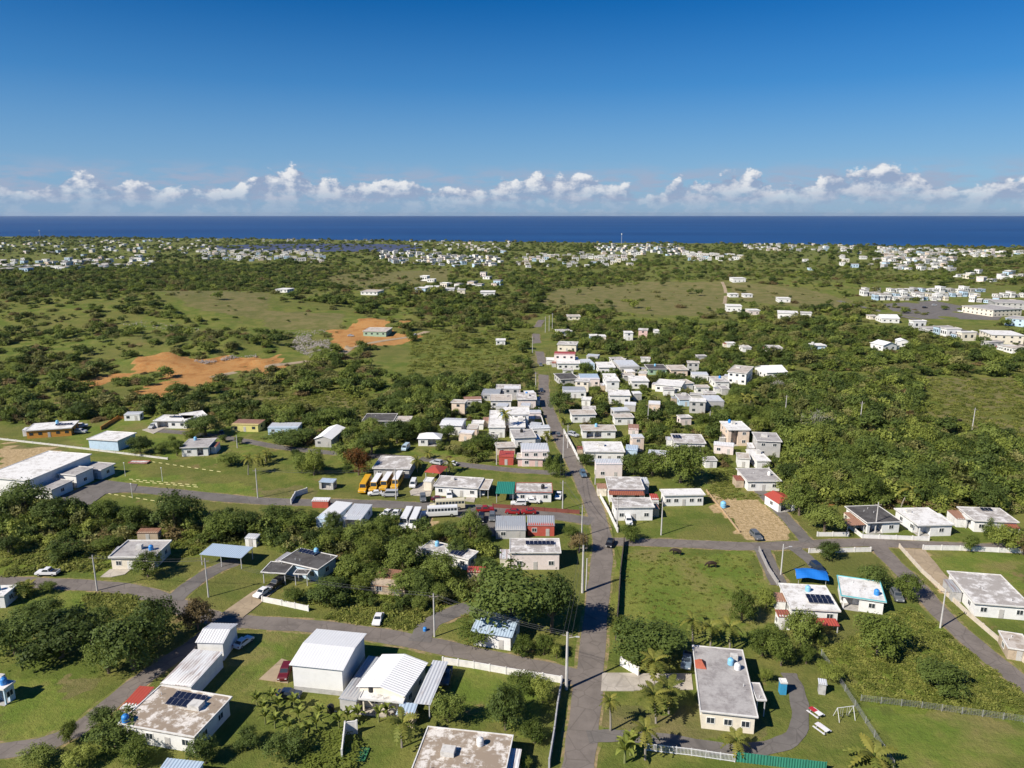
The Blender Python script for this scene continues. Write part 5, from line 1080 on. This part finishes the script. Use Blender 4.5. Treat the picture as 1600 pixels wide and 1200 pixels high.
barrier([(970,1040),(997,1056)], 1.7, 'curved white gate wall by the pale driveway', name='gate_wall', step=2.4)
barrier([(1010,1173),(1080,1181),(1148,1191)], 1.4, 'white barred fence along the bottom drive', 'bars', (.78,.78,.78), 2.6, 'railing_fence', 'fence')
barrier([(1151,1190),(1200,1196),(1290,1206)], 1.8, 'green sheet metal fence at the bottom right', 'sheet', (.04,.22,.15), 3, 'sheet_fence', 'fence')
barrier([(1345,1096),(1440,1107),(1600,1129),(1660,1137)], 1.3, 'wire fence with posts along the top of the large lawn', 'mesh', (.5,.5,.5), 3.5, 'wire_fence', 'fence')
barrier([(1283,1024),(1320,1080),(1352,1130),(1396,1199)], 1.3, 'wire fence running down the left of the large lawn', 'mesh', (.5,.5,.5), 3.5, 'wire_fence', 'fence')
barrier([(975,848),(969,900),(966,950),(962,1000)], 1.4, 'dark weathered wall along the left of the horse field', 'wall', (.10,.085,.07), 4, 'field_wall')
barrier([(881,676),(893,698),(905,722)], 1.4, 'white wall right of the road below the beige roof house'); barrier([(842,642),(850,668),(853,688)], 1.4, 'white wall left of the road beside the white houses')
barrier([(938,778),(950,800),(965,832)], 1.2, 'pale fence wall along the road before the red awning house')
barrier([(1277,838),(1325,838)], 1.1, 'short white wall piece left of the black roofed house'); barrier([(1325,824),(1347,841),(1400,843),(1451,845)], 1.1, 'white wall with posts before the black roofed house')
barrier([(1264,864),(1310,863),(1360,862)], 1.1, 'white wall piece along the lower side of the cross road'); barrier([(1442,859),(1500,860),(1560,863),(1640,866)], 1.2, 'long white wall by the cross road at the right')
barrier([(1405,856),(1440,895),(1480,932),(1512,962),(1560,1003),(1620,1052)], 1.0, 'cream wall along the right of the sloping lane', col=(.62,.54,.44))
barrier([(0,687),(90,697),(180,708),(262,718)], .6, 'long pale wall behind the sports field', col=(.62,.60,.55)); barrier([(410,940),(440,946),(482,955)], 1.2, 'white wall before the pink trimmed house')
barrier([(770,793),(800,795),(850,799),(905,803)], 1.1, 'dark red fence wall before the red eaves house', col=(.22,.075,.055)); barrier([(158,672),(185,655),(220,652)], 1.4, 'orange garden wall behind the pale blue store', col=(.50,.22,.05))
barrier([(1186,862),(1200,892),(1215,915)], 1.2, 'grey fence wall at the right of the horse field', col=(.40,.38,.36)); barrier([(535,1192),(540,1148),(558,1146)], 2.4, 'tall white corner wall round the green patio', step=3)
barrier([(1104,768),(1130,800),(1155,832)], .5, 'low earth coloured kerb wall along the sandy lot', col=(.50,.36,.22)); barrier([(455,788),(462,776),(480,770)], 1.6, 'white entrance gate wall by the street', step=3)
# ------------------------------------------------------------------ vehicles
def carbody(L, W, prof, cab, col, kind_):
    """prof: lower body side outline; cab: (x0 base, x0 top, x1 top, x1 base, z0, z1)"""
    mb = MB(); n = len(prof); hw = W / 2
    for s in (-1, 1): pass
    pts = [(x, -hw, z) for x, z in prof] + [(x, hw, z) for x, z in prof]
    mb.poly(pts, [tuple(range(n)), tuple(range(2*n-1, n-1, -1))] + [(i, n+i, n+(i+1) % n, (i+1) % n) for i in range(n)])
    a, b, c, d, z0, z1 = cab; k = hw * .80
    mb.poly([(a,-hw*.97,z0),(d,-hw*.97,z0),(d,hw*.97,z0),(a,hw*.97,z0),(b,-k,z1),(c,-k,z1),(c,k,z1),(b,k,z1)], [(4,5,6,7),(0,1,5,4),(1,2,6,5),(2,3,7,6),(3,0,4,7)])
    me = mb.mesh('body', plain(col, .3, .5)); bm = bmesh.new(); bm.from_mesh(me); bmesh.ops.recalc_face_normals(bm, faces=bm.faces); bmesh.ops.bevel(bm, geom=bm.edges[:], offset=.05, segments=2, affect='EDGES'); bm.to_mesh(me); bm.free()
    me.polygons.foreach_set('use_smooth', [False]*len(me.polygons)); return me
def glass_quad(P, off):
    n = (Vector(P[1]) - Vector(P[0])).cross(Vector(P[3]) - Vector(P[0])).normalized() * off; return MB().poly([Vector(p) + n for p in P] + [Vector(p) - n*.6 for p in P], [(0,1,2,3),(7,6,5,4),(0,4,5,1),(1,5,6,2),(2,6,7,3),(3,7,4,0)])
_cars = {}
def vehicle(typ, col):
    key = (typ, col)
    if key in _cars: return copy_tree(_cars[key])
    if typ == 'car': L, W, prof, cab, wx = 4.4, 1.76, [(-2.2,.3),(2.2,.3),(2.2,.62),(2.05,.80),(.95,.95),(-1.7,.97),(-2.15,.9)], (-1.75,-1.1,.25,1.0,.93,1.45), (-1.35,1.38)
    elif typ == 'suv': L, W, prof, cab, wx = 4.6, 1.85, [(-2.3,.35),(2.3,.35),(2.3,.8),(2.1,1.0),(1.0,1.08),(-2.3,1.1)], (-2.25,-2.0,.35,1.05,1.05,1.75), (-1.4,1.45)
    elif typ == 'pickup': L, W, prof, cab, wx = 5.3, 1.9, [(-2.65,.42),(2.65,.42),(2.65,.85),(2.45,1.02),(1.2,1.1),(-2.65,1.08)], (-.9,-.65,.55,1.2,1.06,1.78), (-1.65,1.7)
    elif typ == 'van': L, W, prof, cab, wx = 5.0, 1.95, [(-2.5,.35),(2.5,.35),(2.5,.9),(2.2,1.15),(-2.5,1.15)], (-2.5,-2.4,1.2,2.1,1.12,2.1), (-1.6,1.6)
    else: L, W, prof, cab, wx = 10.5, 2.4, [(-5.2,.5),(5.2,.5),(5.2,1.15),(5.05,1.35),(3.7,1.5),(-5.2,1.5)], (-5.2,-5.15,3.45,3.75,1.48,2.95), (-3.4,3.9)
    nm = {'car': 'parked_car', 'suv': 'parked_car', 'pickup': 'pickup_truck', 'van': 'van', 'bus': 'school_bus', 'wbus': 'school_bus'}[typ]; bus = typ in ('bus', 'wbus')
    bc = col if typ != 'wbus' else (.62,.34,.03); e = link(nm, None); link('body', carbody(L, W, prof, cab, bc, typ), e); a, b, c, d, z0, z1 = cab; hw = W/2; k = hw * .80
    lp = lambda t, lo, hi: lo + (hi - lo) * t
    def side(s, x0, x1, t0=.18, t1=.86):
        f = lambda x, t: (x, s * (lp(t, hw*.97, k)), lp(t, z0, z1)); P = [f(x0, t0), f(x1, t0), f(min(x1, c - .08) if not bus else x1, t1), f(max(x0, b + .08) if not bus else x0, t1)]
        if s > 0: P = P[::-1]
        return glass_quad(P, .03)
    for s in (-1, 1):
        if bus:
            mb = MB()
            for i in range(9): q = side(s, -4.9 + i*.93, -4.15 + i*.93, .30, .80); o = len(mb.v); mb.v += q.v; mb.f += [tuple(j+o for j in f) for f in q.f]; mb.mi += q.mi
            link('side_windows', mb.mesh('side_windows', GLASS), e)
        else: link('side_window', side(s, a + .22, d - .30).mesh('side_window', GLASS), e)
    fr = lambda x0, x1, ys, flip: [(lp(.15, x0, x1), -hw*.8, lp(.15, z0, z1)), (lp(.15, x0, x1), hw*.8, lp(.15, z0, z1)), (lp(.88, x0, x1), k*.88, lp(.88, z0, z1)), (lp(.88, x0, x1), -k*.88, lp(.88, z0, z1))][::flip]
    link('windshield', glass_quad(fr(d, c, 0, 1), .03).mesh('windshield', GLASS), e); link('rear_window', glass_quad(fr(a, b, 0, -1), .03).mesh('rear_window', GLASS), e)
    if typ == 'wbus' or (bus and col[0] > .7 and col[2] > .6) or typ == 'bus': link('roof_panel', MB().box(-5.1, 3.35, -k*.98, k*.98, z1 - .01, z1 + .05).mesh('roof_panel', plain((.80,.80,.78) if typ == 'wbus' else bc, .4)), e)
    if typ == 'pickup': link('cargo_bed', MB().box(-2.5,-1.05,-.75,.75,1.085,1.10).mesh('cargo_bed', plain((.03,.03,.03), .7)), e)
    r = .5 if bus else .34; wm = shared(('wheel', r), lambda: MB().tube((0,-.11,0), (0,.11,0), r, r, 14).mesh('wheel', plain((.02,.02,.02), .8))); rim = shared(('rim', r), lambda: MB().tube((0,-.12,0), (0,.12,0), r*.58, r*.58, 10).mesh('rim', plain((.5,.5,.5), .3, .5, .7)))
    for x in wx:
        for s in (-1, 1): wh = link('wheel', wm, e, (x, s*(hw - .09), r)); link('rim', rim, wh)
    for s in (-1, 1):
        link('headlight', MB().box(L/2-.06, L/2+.015, s*hw*.72-.17, s*hw*.72+.17, prof[2][1]-.18, prof[2][1]-.02).mesh('headlight', plain((.7,.7,.68), .15, .6)), e); link('taillight', MB().box(-L/2-.015, -L/2+.06, s*hw*.78-.12, s*hw*.78+.12, .68, .9).mesh('taillight', plain((.35,.02,.02), .25)), e)
    _cars[key] = e; return e
WH, BK, RD, DR, NV, SV, GR = (.75,.75,.74), (.012,.012,.014), (.30,.018,.02), (.12,.014,.02), (.02,.035,.07), (.45,.46,.47), (.13,.14,.15)
_first = set()
def car(typ, col, px, py, head, label, cat='car', group='parked cars'):
    e = vehicle(typ, col)          # head: pixel the front points to
    p = un(px, py); q = un(*head); d = q - p; e.location = (p[0], p[1], p[2] + _rz[0] + .02); e.rotation_euler = (0, 0, math.atan2(d[1], d[0])); tag(e, label, cat, group)
for a in [('pickup',WH,75,899,(40,899),'white pickup truck on the grass by the side road at the left','pickup truck'), ('car',WH,591,972,(586,984),'white car parked on the verge below the derelict house'), ('suv',DR,446,1056,(440,1070),'dark red car half behind the white warehouse'),
 ('car',NV,452,1090,(500,1092),'dark blue car on the grass before the warehouse'), ('car',WH,410,930,(398,938),'white car on the sandy drive of the pink trimmed house'), ('suv',BK,432,916,(420,924),'black car under the pink arched carport'), ('car',WH,381,1008,(392,1000),'white car at the end of the long white shed'),
 ('pickup',GR,697,1062,(690,1090),'dark truck under the long carport','truck'), ('car',BK,953,852,(946,868),'black car driving on the road at the junction'), ('suv',(.10,.16,.22),911,744,(917,756),'blue grey car standing at the road edge near the conical trees'), ('car',GR,872,681,(869,673),'dark car on the road between the white walls'),
 ('suv',WH,982,818,(985,828),'white car in front of the mottled house at the bend'), ('suv',GR,1181,841,(1187,847),'dark car at the edge of the sandy lot'), ('suv',WH,810,790,(790,790),'white car left of the red fence by the street'), ('car',WH,833,786,(850,787),'white car in the yard of the red eaves house'), ('pickup',WH,873,778,(870,786),'white pickup right of the red eaves house','pickup truck'),
 ('pickup',RD,758,800,(780,799),'bright red pickup among the parked cars','pickup truck'), ('car',RD,826,803,(810,803),'red car on the street before the bright red house'), ('car',RD,801,803,(785,802),'red car beside the grey workshop'), ('suv',GR,769,812,(768,822),'dark grey jeep in the paved yard'), ('suv',BK,752,814,(750,824),'black car left of the dark grey jeep'),
 ('car',DR,685,783,(700,783),'maroon car at the street edge by the long roofed house'), ('suv',WH,702,778,(703,790),'white car on the lawn of the long roofed house'), ('suv',GR,661,782,(662,793),'grey car beside the concrete slab'), ('van',WH,646,760,(641,772),'white van beside the small pump house','van'), ('car',WH,586,774,(572,775),'white car before the yellow buses'),
 ('van',SV,610,776,(598,776),'silver van before the rightmost yellow buses','van'), ('pickup',WH,606,806,(596,811),'white truck at the street edge among bushes','truck'), ('pickup',WH,619,807,(612,817),'second white truck beside the two white bus roofs','truck'), ('van',(.45,.58,.66),634,703,(624,712),'pale blue camper in the trees','van'), ('suv',WH,128,668,(140,667),'white car behind the orange house'),
 ('suv',SV,127,677,(140,677),'silver car right of the orange house'), ('suv',SV,239,669,(232,673),'silver car on the drive of the far left garage house'), ('car',NV,346,679,(350,686),'dark blue car under the tree by the side street'), ('suv',NV,1277,892,(1284,898),'dark blue car above the turquoise trimmed house'), ('pickup',(.15,.20,.26),1073,1038,(1071,1048),'blue grey pickup under the tree left of the cream house','pickup truck'),
 ('suv',GR,1401,936,(1406,944),'dark car between trees beside the turquoise trimmed house'), ('suv',SV,896,682,(903,684),'silver car behind the white wall right of the road'), ('car',WH,754,772,(752,782),'white car inside the carport of the long roofed house'), ('suv',SV,682,726,(672,724),'silver car on the side street near the red shelter'), ('car',WH,705,727,(697,726),'white car on the side street right of the silver one'),
 ('car',GR,845,572,(846,582),'dark car far up the road in the upper village'), ('car',NV,846,612,(849,622),'dark blue car on the road below the upper village'), ('car',SV,548,526,(556,526),'car on the orange quarry track'), ('suv',WH,647,526,(640,528),'white car beside the quarry office track'),
 ('car',RD,1560,544,(1566,546),'red car by the slanting white row'), ('suv',SV,1460,478,(1466,478),'silver car in the large car park'), ('suv',BK,1445,482,(1451,482),'black car in the large car park'), ('car',WH,1500,488,(1506,489),'white car in the large car park')]: car(*a)
for i, (typ, px, py, hx, hy, lab) in enumerate([('bus',571,764,563,778,'all yellow school bus at the left of the row'), ('wbus',588,762,579,776,'white roofed yellow bus second from the left'), ('wbus',604,760,594,775,'white roofed yellow bus third from the left'), ('wbus',621,758,612,774,'white roofed yellow bus at the right of the row')]):
    car(typ, (.68,.36,.02), px, py, (hx, hy), lab, 'bus', 'school buses')
for px, py, hx, hy, lab in [(635,818,628,832,'white bus with rounded roof, left of the pair among trees'), (649,819,643,833,'white bus with rounded roof, right of the pair among trees'), (687,807,668,808,'long white bus standing across the yard')]: car('bus', (.74,.74,.73), px, py, (hx, hy), lab, 'bus', 'white buses')
car('bus', (.66,.60,.42), 699, 796, (680, 797), 'cream bus parked behind the long white bus', 'bus', 'white buses')
# ------------------------------------------------------------------ small things
def stops(px0, px1, n, lab):
    a, b = un(*px0), un(*px1); d = b - a; ang = math.atan2(d[1], d[0]); me = shared('stop', lambda: MB().poly([(-.8,-.09,0),(.8,-.09,0),(.8,.09,0),(-.8,.09,0),(-.76,-.05,.13),(.76,-.05,.13),(.76,.05,.13),(-.76,.05,.13)], [(4,5,6,7),(0,1,5,4),(1,2,6,5),(2,3,7,6),(3,0,4,7)]).mesh('parking_stop', plain((.60,.55,.26))))
    for i in range(n): q = a + d * i / (n-1); tag(link('parking_stop', me, None, (q[0], q[1], .01), ang), lab, 'parking stop', lab + ' row')
stops((205,749),(304,758),10,'yellow concrete parking stop above the street, first row'); stops((210,752),(306,761),10,'yellow concrete parking stop above the street, second row'); stops((160,770),(250,784),9,'yellow concrete parking stop below the street'); stops((240,722),(342,737),10,'yellow concrete parking stop far across the field')
for px, py, lab in [(196,744,'leftmost white lamp post on the field'), (254,752,'middle white lamp post on the field'), (207,778,'white lamp post below the street on the field')]:
    p = un(px, py); e = link('lamp_post', None, None, p); link('shaft', MB().tube((0,0,-.2), (0,0,4.6), .07, .05, 7).mesh('shaft', WHITE), e); link('lamp_head', MB().lathe([(.12,0),(.24,.18),(.05,.34)], 8, (0,0,4.5)).mesh('lamp_head', WHITE), e); tag(e, lab, 'lamp post', 'lamp posts')
def tarp():
    p = un(1266, 908); bm = bmesh.new(); bmesh.ops.create_grid(bm, x_segments=12, y_segments=8, size=1)
    for v in bm.verts: x, y = v.co.x, v.co.y; v.co = (x*3.6, y*2.5, 2.9 - .9*abs(y)**1.5 - .35*x*x + .12*math.sin(5*x+3*y))
    r = bmesh.ops.extrude_face_region(bm, geom=bm.faces[:]); [setattr(v.co, 'z', v.co.z - .03) for v in r['geom'] if isinstance(v, bmesh.types.BMVert)]
    me = bpy.data.meshes.new('sheet'); bm.to_mesh(me); bm.free(); me.materials.append(plain((.015,.16,.55), .45)); e = link('tarpaulin', None, None, p, R(-12)); link('sheet', me, e)
    for x in (-3, 3):
        for y in (-2, 2): link('pole', MB().tube((x,y,-.2), (x,y,1.95), .05, .05, 6).mesh('pole', plain((.5,.5,.5))), e)
    tag(e, 'bright blue tarpaulin shelter beside the white solar panel house', 'tarpaulin')
tarp()
def swing():
    e = link('swing_set', None, None, un(1319, 1122), R(10)); m_ = plain((.75,.75,.75), .4)
    for x in (-1.5, 1.5):
        for s in (-1, 1): link('leg', MB().tube((x, s*.9, 0), (x, 0, 2.2), .05, .05, 6).mesh('leg', m_), e)
    link('top_bar', MB().tube((-1.6,0,2.2), (1.6,0,2.2), .05, .05, 6).mesh('top_bar', m_), e)
    for x in (-.6, .6): s = link('swing_seat', MB().box(x-.22,x+.22,-.1,.1,.5,.54).mesh('swing_seat', plain((.1,.1,.1))), e); link('chain', MB().tube((x-.2,0,.54), (x-.2,0,2.2), .015, .015, 4).tube((x+.2,0,.54), (x+.2,0,2.2), .015, .015, 4).mesh('chain', m_), s)
    tag(e, 'white metal swing frame on the lawn by the wire fence', 'swing')
swing()
def playthings():
    for px, py, c, lab in [(1274,1117,(.45,.03,.04),'red and white picnic table on the lawn'), (1284,1142,(.72,.68,.70),'pale picnic table below the red and white one')]:
        e = link('picnic_table', None, None, un(px, py), R(-62)); link('table_top', MB().box(-1.2,.1,-.45,.45,.74,.80).mesh('table_top', plain(c)), e); link('table_leaf', MB().box(.1,1.2,-.45,.45,.742,.798).mesh('table_leaf', plain((.75,.75,.74))), e)
        for s in (-1, 1): link('bench', MB().box(-1.2,1.2,s*.8-.15,s*.8+.15,.42,.47).mesh('bench', plain((.7,.7,.7))), e)
        for x in (-.8, .8): link('leg', MB().box(x-.06,x+.06,-.85,.85,.30,.41).box(x-.06,x+.06,-.3,-.2,0,.74).box(x-.06,x+.06,.2,.3,0,.74).mesh('leg', plain((.4,.4,.4))), e)
        tag(e, lab, 'picnic table', 'picnic tables')
playthings()
_g = link('ground_mark', None, None, un(1130, 793)); tank(_g, 0, 0, 0, 'lblue', 'pale blue water tank standing on the sandy lot', 1.5); bpy.data.objects.remove(_g)
_g = link('ground_mark', None, None, un(664, 986)); tank(_g, 0, 0, 0, 'blue', 'dark blue drum beside the drive under the big tree', .7); bpy.data.objects.remove(_g)
_g = link('ground_mark', None, None, un(517, 1112)); tank(_g, 0, 0, 0, 'black', 'black water tank on the ground below the warehouse', 1.1); bpy.data.objects.remove(_g)
def canopy():      # red tiled canopy on the left edge of the cream roof
    e, W_, D_, h_, _s = HOUSES[0]; me = MB().poly([(-1,-1.3,0),(1.1,-1.3,0),(1.1,1.3,0),(-1,1.3,0),(-.2,-.3,1.0),(.3,-.3,1.0),(.3,.3,1.0),(-.2,.3,1.0)], [(0,1,5,4),(1,2,6,5),(2,3,7,6),(3,0,4,7),(4,5,6,7),(3,2,1,0)]).mesh('tiled_canopy', paint((.42,.12,.07), .4)); link('tiled_canopy', me, e, (-W_/2 + 1.0, 3.6, h_ + .02))
canopy()
def cow(px, py, ang, col, label):
    V = [(-.75,0,1.12),(-.3,0,1.08),(.3,0,1.10),(.72,0,1.2),(1.02,0,1.05),(1.28,0,.72),(1.48,0,.48), (-.72,.2,.7),(-.78,.2,.38),(-.72,.2,.04),(-.72,-.2,.7),(-.78,-.2,.38),(-.72,-.2,.04),(.6,.2,.7),(.6,.2,.36),(.6,.2,.04),(.6,-.2,.7),(.62,-.2,.36),(.6,-.2,.04),(-.98,0,1.05),(-1.06,0,.55)]
    E_ = [(0,1),(1,2),(2,3),(3,4),(4,5),(5,6),(0,7),(7,8),(8,9),(0,10),(10,11),(11,12),(3,13),(13,14),(14,15),(3,16),(16,17),(17,18),(0,19),(19,20)]; rad = [.34,.40,.40,.33,.20,.17,.10,.16,.09,.07,.16,.09,.07,.13,.08,.07,.13,.08,.07,.05,.03]
    me = bpy.data.meshes.new('animal'); me.from_pydata(V, E_, []); o = link('horse', me); o.modifiers.new('skin', 'SKIN')
    for i, r in enumerate(rad): me.skin_vertices[0].data[i].radius = (r, r)
    me.skin_vertices[0].data[0].use_root = True; sb = o.modifiers.new('sub', 'SUBSURF'); sb.levels = sb.render_levels = 1
    dg = bpy.context.evaluated_depsgraph_get(); nm = bpy.data.meshes.new_from_object(o.evaluated_get(dg)); o.modifiers.clear(); o.data = nm; nm.materials.clear(); nm.materials.append(paint(col, .3)); o.location = un(px, py); o.rotation_euler = (0, 0, ang); o.scale = (1.25,) * 3; tag(o, label, 'horse', 'grazing horses')
cow(1057, 867, R(160), (.03,.022,.018), 'dark horse grazing near the cross road side of the field'); cow(1112, 887, R(185), (.045,.028,.02), 'dark brown horse grazing in the middle of the field'); cow(1497, 661, R(10), (.04,.025,.02), 'dark horse standing in the dry field at the right')
def bare_tree(px, py, wpx, lab):
    p = un(px, py); r = wpx / 2 / pxm(p); e = link('bare_tree', None, None, p); m_ = paint((.36,.33,.30), .3); mb = MB(); tw = MB()
    for i in range(26):
        a, el = random.uniform(0, 6.28), random.uniform(.25, 1.3); q = Vector((r*math.cos(a)*math.cos(el), r*math.sin(a)*math.cos(el), 1.5 + r*1.1*math.sin(el))); mid = q * .5 + Vector((0, 0, .8)); mb.tube((0,0,1.0), mid, .12, .07, 5); mb.tube(mid, q, .07, .02, 4)
        for k in range(6): b = mid.lerp(q, random.uniform(.2, 1)); tw.tube(b, b + Vector((random.uniform(-1,1), random.uniform(-1,1), random.uniform(0,.9))) * r * .3, .03, .01, 3)
    mb.tube((0,0,-.3), (0,0,1.2), .25, .18, 7); link('trunk', mb.mesh('trunk', m_), e); link('twigs', tw.mesh('twigs', m_), e); tag(e, lab, 'tree')
bare_tree(1275, 680, 60, 'bare grey leafless tree at the edge of the right hand woods'); bare_tree(1437, 700, 30, 'small bare grey tree inside the right hand woods'); bare_tree(1215, 612, 24, 'grey leafless bush below the lawn of the gabled house')
# rubble heaps by the quarry
def rubble():
    mb = MB(); 
    for poly, n in ((crop(400,440,[(210,410),(260,340),(350,335),(340,375),(460,370),(480,430),(340,475)]), 1500), (crop(0,440,[(1210,500),(1400,450),(1500,420),(1600,410),(1600,430),(1420,470),(1290,520)]), 400), (crop(400,440,[(130,320),(440,305),(440,330),(250,335)]), 120), (crop(0,440,[(720,265),(880,225),(960,250),(1280,300),(1250,320),(900,290)]), 140), (crop(400,620,[(700,1080),(980,1130),(960,1200),(760,1190)]), 110)):
        gp = gpoly(poly); lo, hi = gp.min(0), gp.max(0); k = 0
        while k < n:
            x, y = random.uniform(lo[0], hi[0]), random.uniform(lo[1], hi[1])
            if not inpoly(np.array([x]), np.array([y]), gp)[0]: continue
            s = random.uniform(.2, .75) * (1 if y > 250 else .4); z = float(hgt(x, y)) + random.uniform(0, 1.2) * (y > 250); a = random.uniform(0, 3); c_, s_ = math.cos(a)*s, math.sin(a)*s; t = s * random.uniform(.3, .9); k += 1
            mb.poly([(x-c_,y-s_,z),(x+s_*.6,y-c_*.6,z+t*.3),(x+c_,y+s_,z),(x-s_*.6,y+c_*.6,z+t*.2),(x,y,z+t),(x+c_*.3,y+s_*.3,z+t*.8)], [(0,1,4),(1,2,5),(1,5,4),(2,3,5),(3,0,4),(3,4,5)])
    kind(link('rubble', mb.mesh('rubble', paint((.36,.32,.29), .7, .9, .1, (.17,.15,.14), .25))), 'stuff', 'heaps of grey rubble and scrap beside the orange quarry', 'rubble')
rubble()
# ------------------------------------------------------------------ labels of the plants, by the house they stand next to
def name_plants():
    LM = [(s, x, y) for s, x, y in LANDMARKS]; by = {}
    for e, k, adj, x, y in PLANTS + SHEDS:
        s, hx, hy = min(LM, key=lambda q: math.hypot(q[1]-x, (q[2]-y)*.8)); dx, dy = x - hx, y - hy
        rel = ('right of' if dx > 0 else 'left of') if abs(dx) > abs(dy) else ('behind' if dy > 0 else 'in front of')
        by.setdefault('%s %s %s %s' % (adj, k, rel, s), []).append((math.hypot(dx, dy), e))
    ordn = ['nearest to it', 'second nearest to it', 'third nearest to it', 'fourth nearest to it', 'fifth nearest to it', 'sixth nearest to it', 'seventh nearest to it', 'eighth nearest to it', 'ninth nearest to it', 'tenth nearest to it', 'eleventh nearest', 'twelfth nearest', 'thirteenth nearest', 'fourteenth nearest', 'fifteenth nearest', 'sixteenth nearest']
    for key, lst in by.items():
        lst.sort(key=lambda q: q[0])
        for i, (d, e) in enumerate(lst): 
            lab = key if len(lst) == 1 else key + ', ' + ordn[min(i, 15)]
            if len(lab.split()) > 16: lab = lab.replace('medium sized ', '').replace(' to it', '')
            if len(lab.split()) > 16: lab = lab.replace(' green ', ' ').replace(' in front of ', ' before ')
            e['label'] = lab
name_plants()
def haze():
    m = bpy.data.materials.new('haze'); m.use_nodes = True; t = m.node_tree; t.nodes.remove(t.nodes['Principled BSDF']); v = t.nodes.new('ShaderNodeVolumePrincipled')
    v.inputs['Color'].default_value = (.72, .85, 1.0, 1); v.inputs['Density'].default_value = 1.3e-5; v.inputs['Anisotropy'].default_value = .3; t.links.new(v.outputs[0], t.nodes['Material Output'].inputs['Volume'])
    kind(link('haze', MB().box(-60000, 60000, -1500, 46000, -40, 140).mesh('haze', m)), 'stuff', 'thin sea haze in the air', 'haze')
haze()
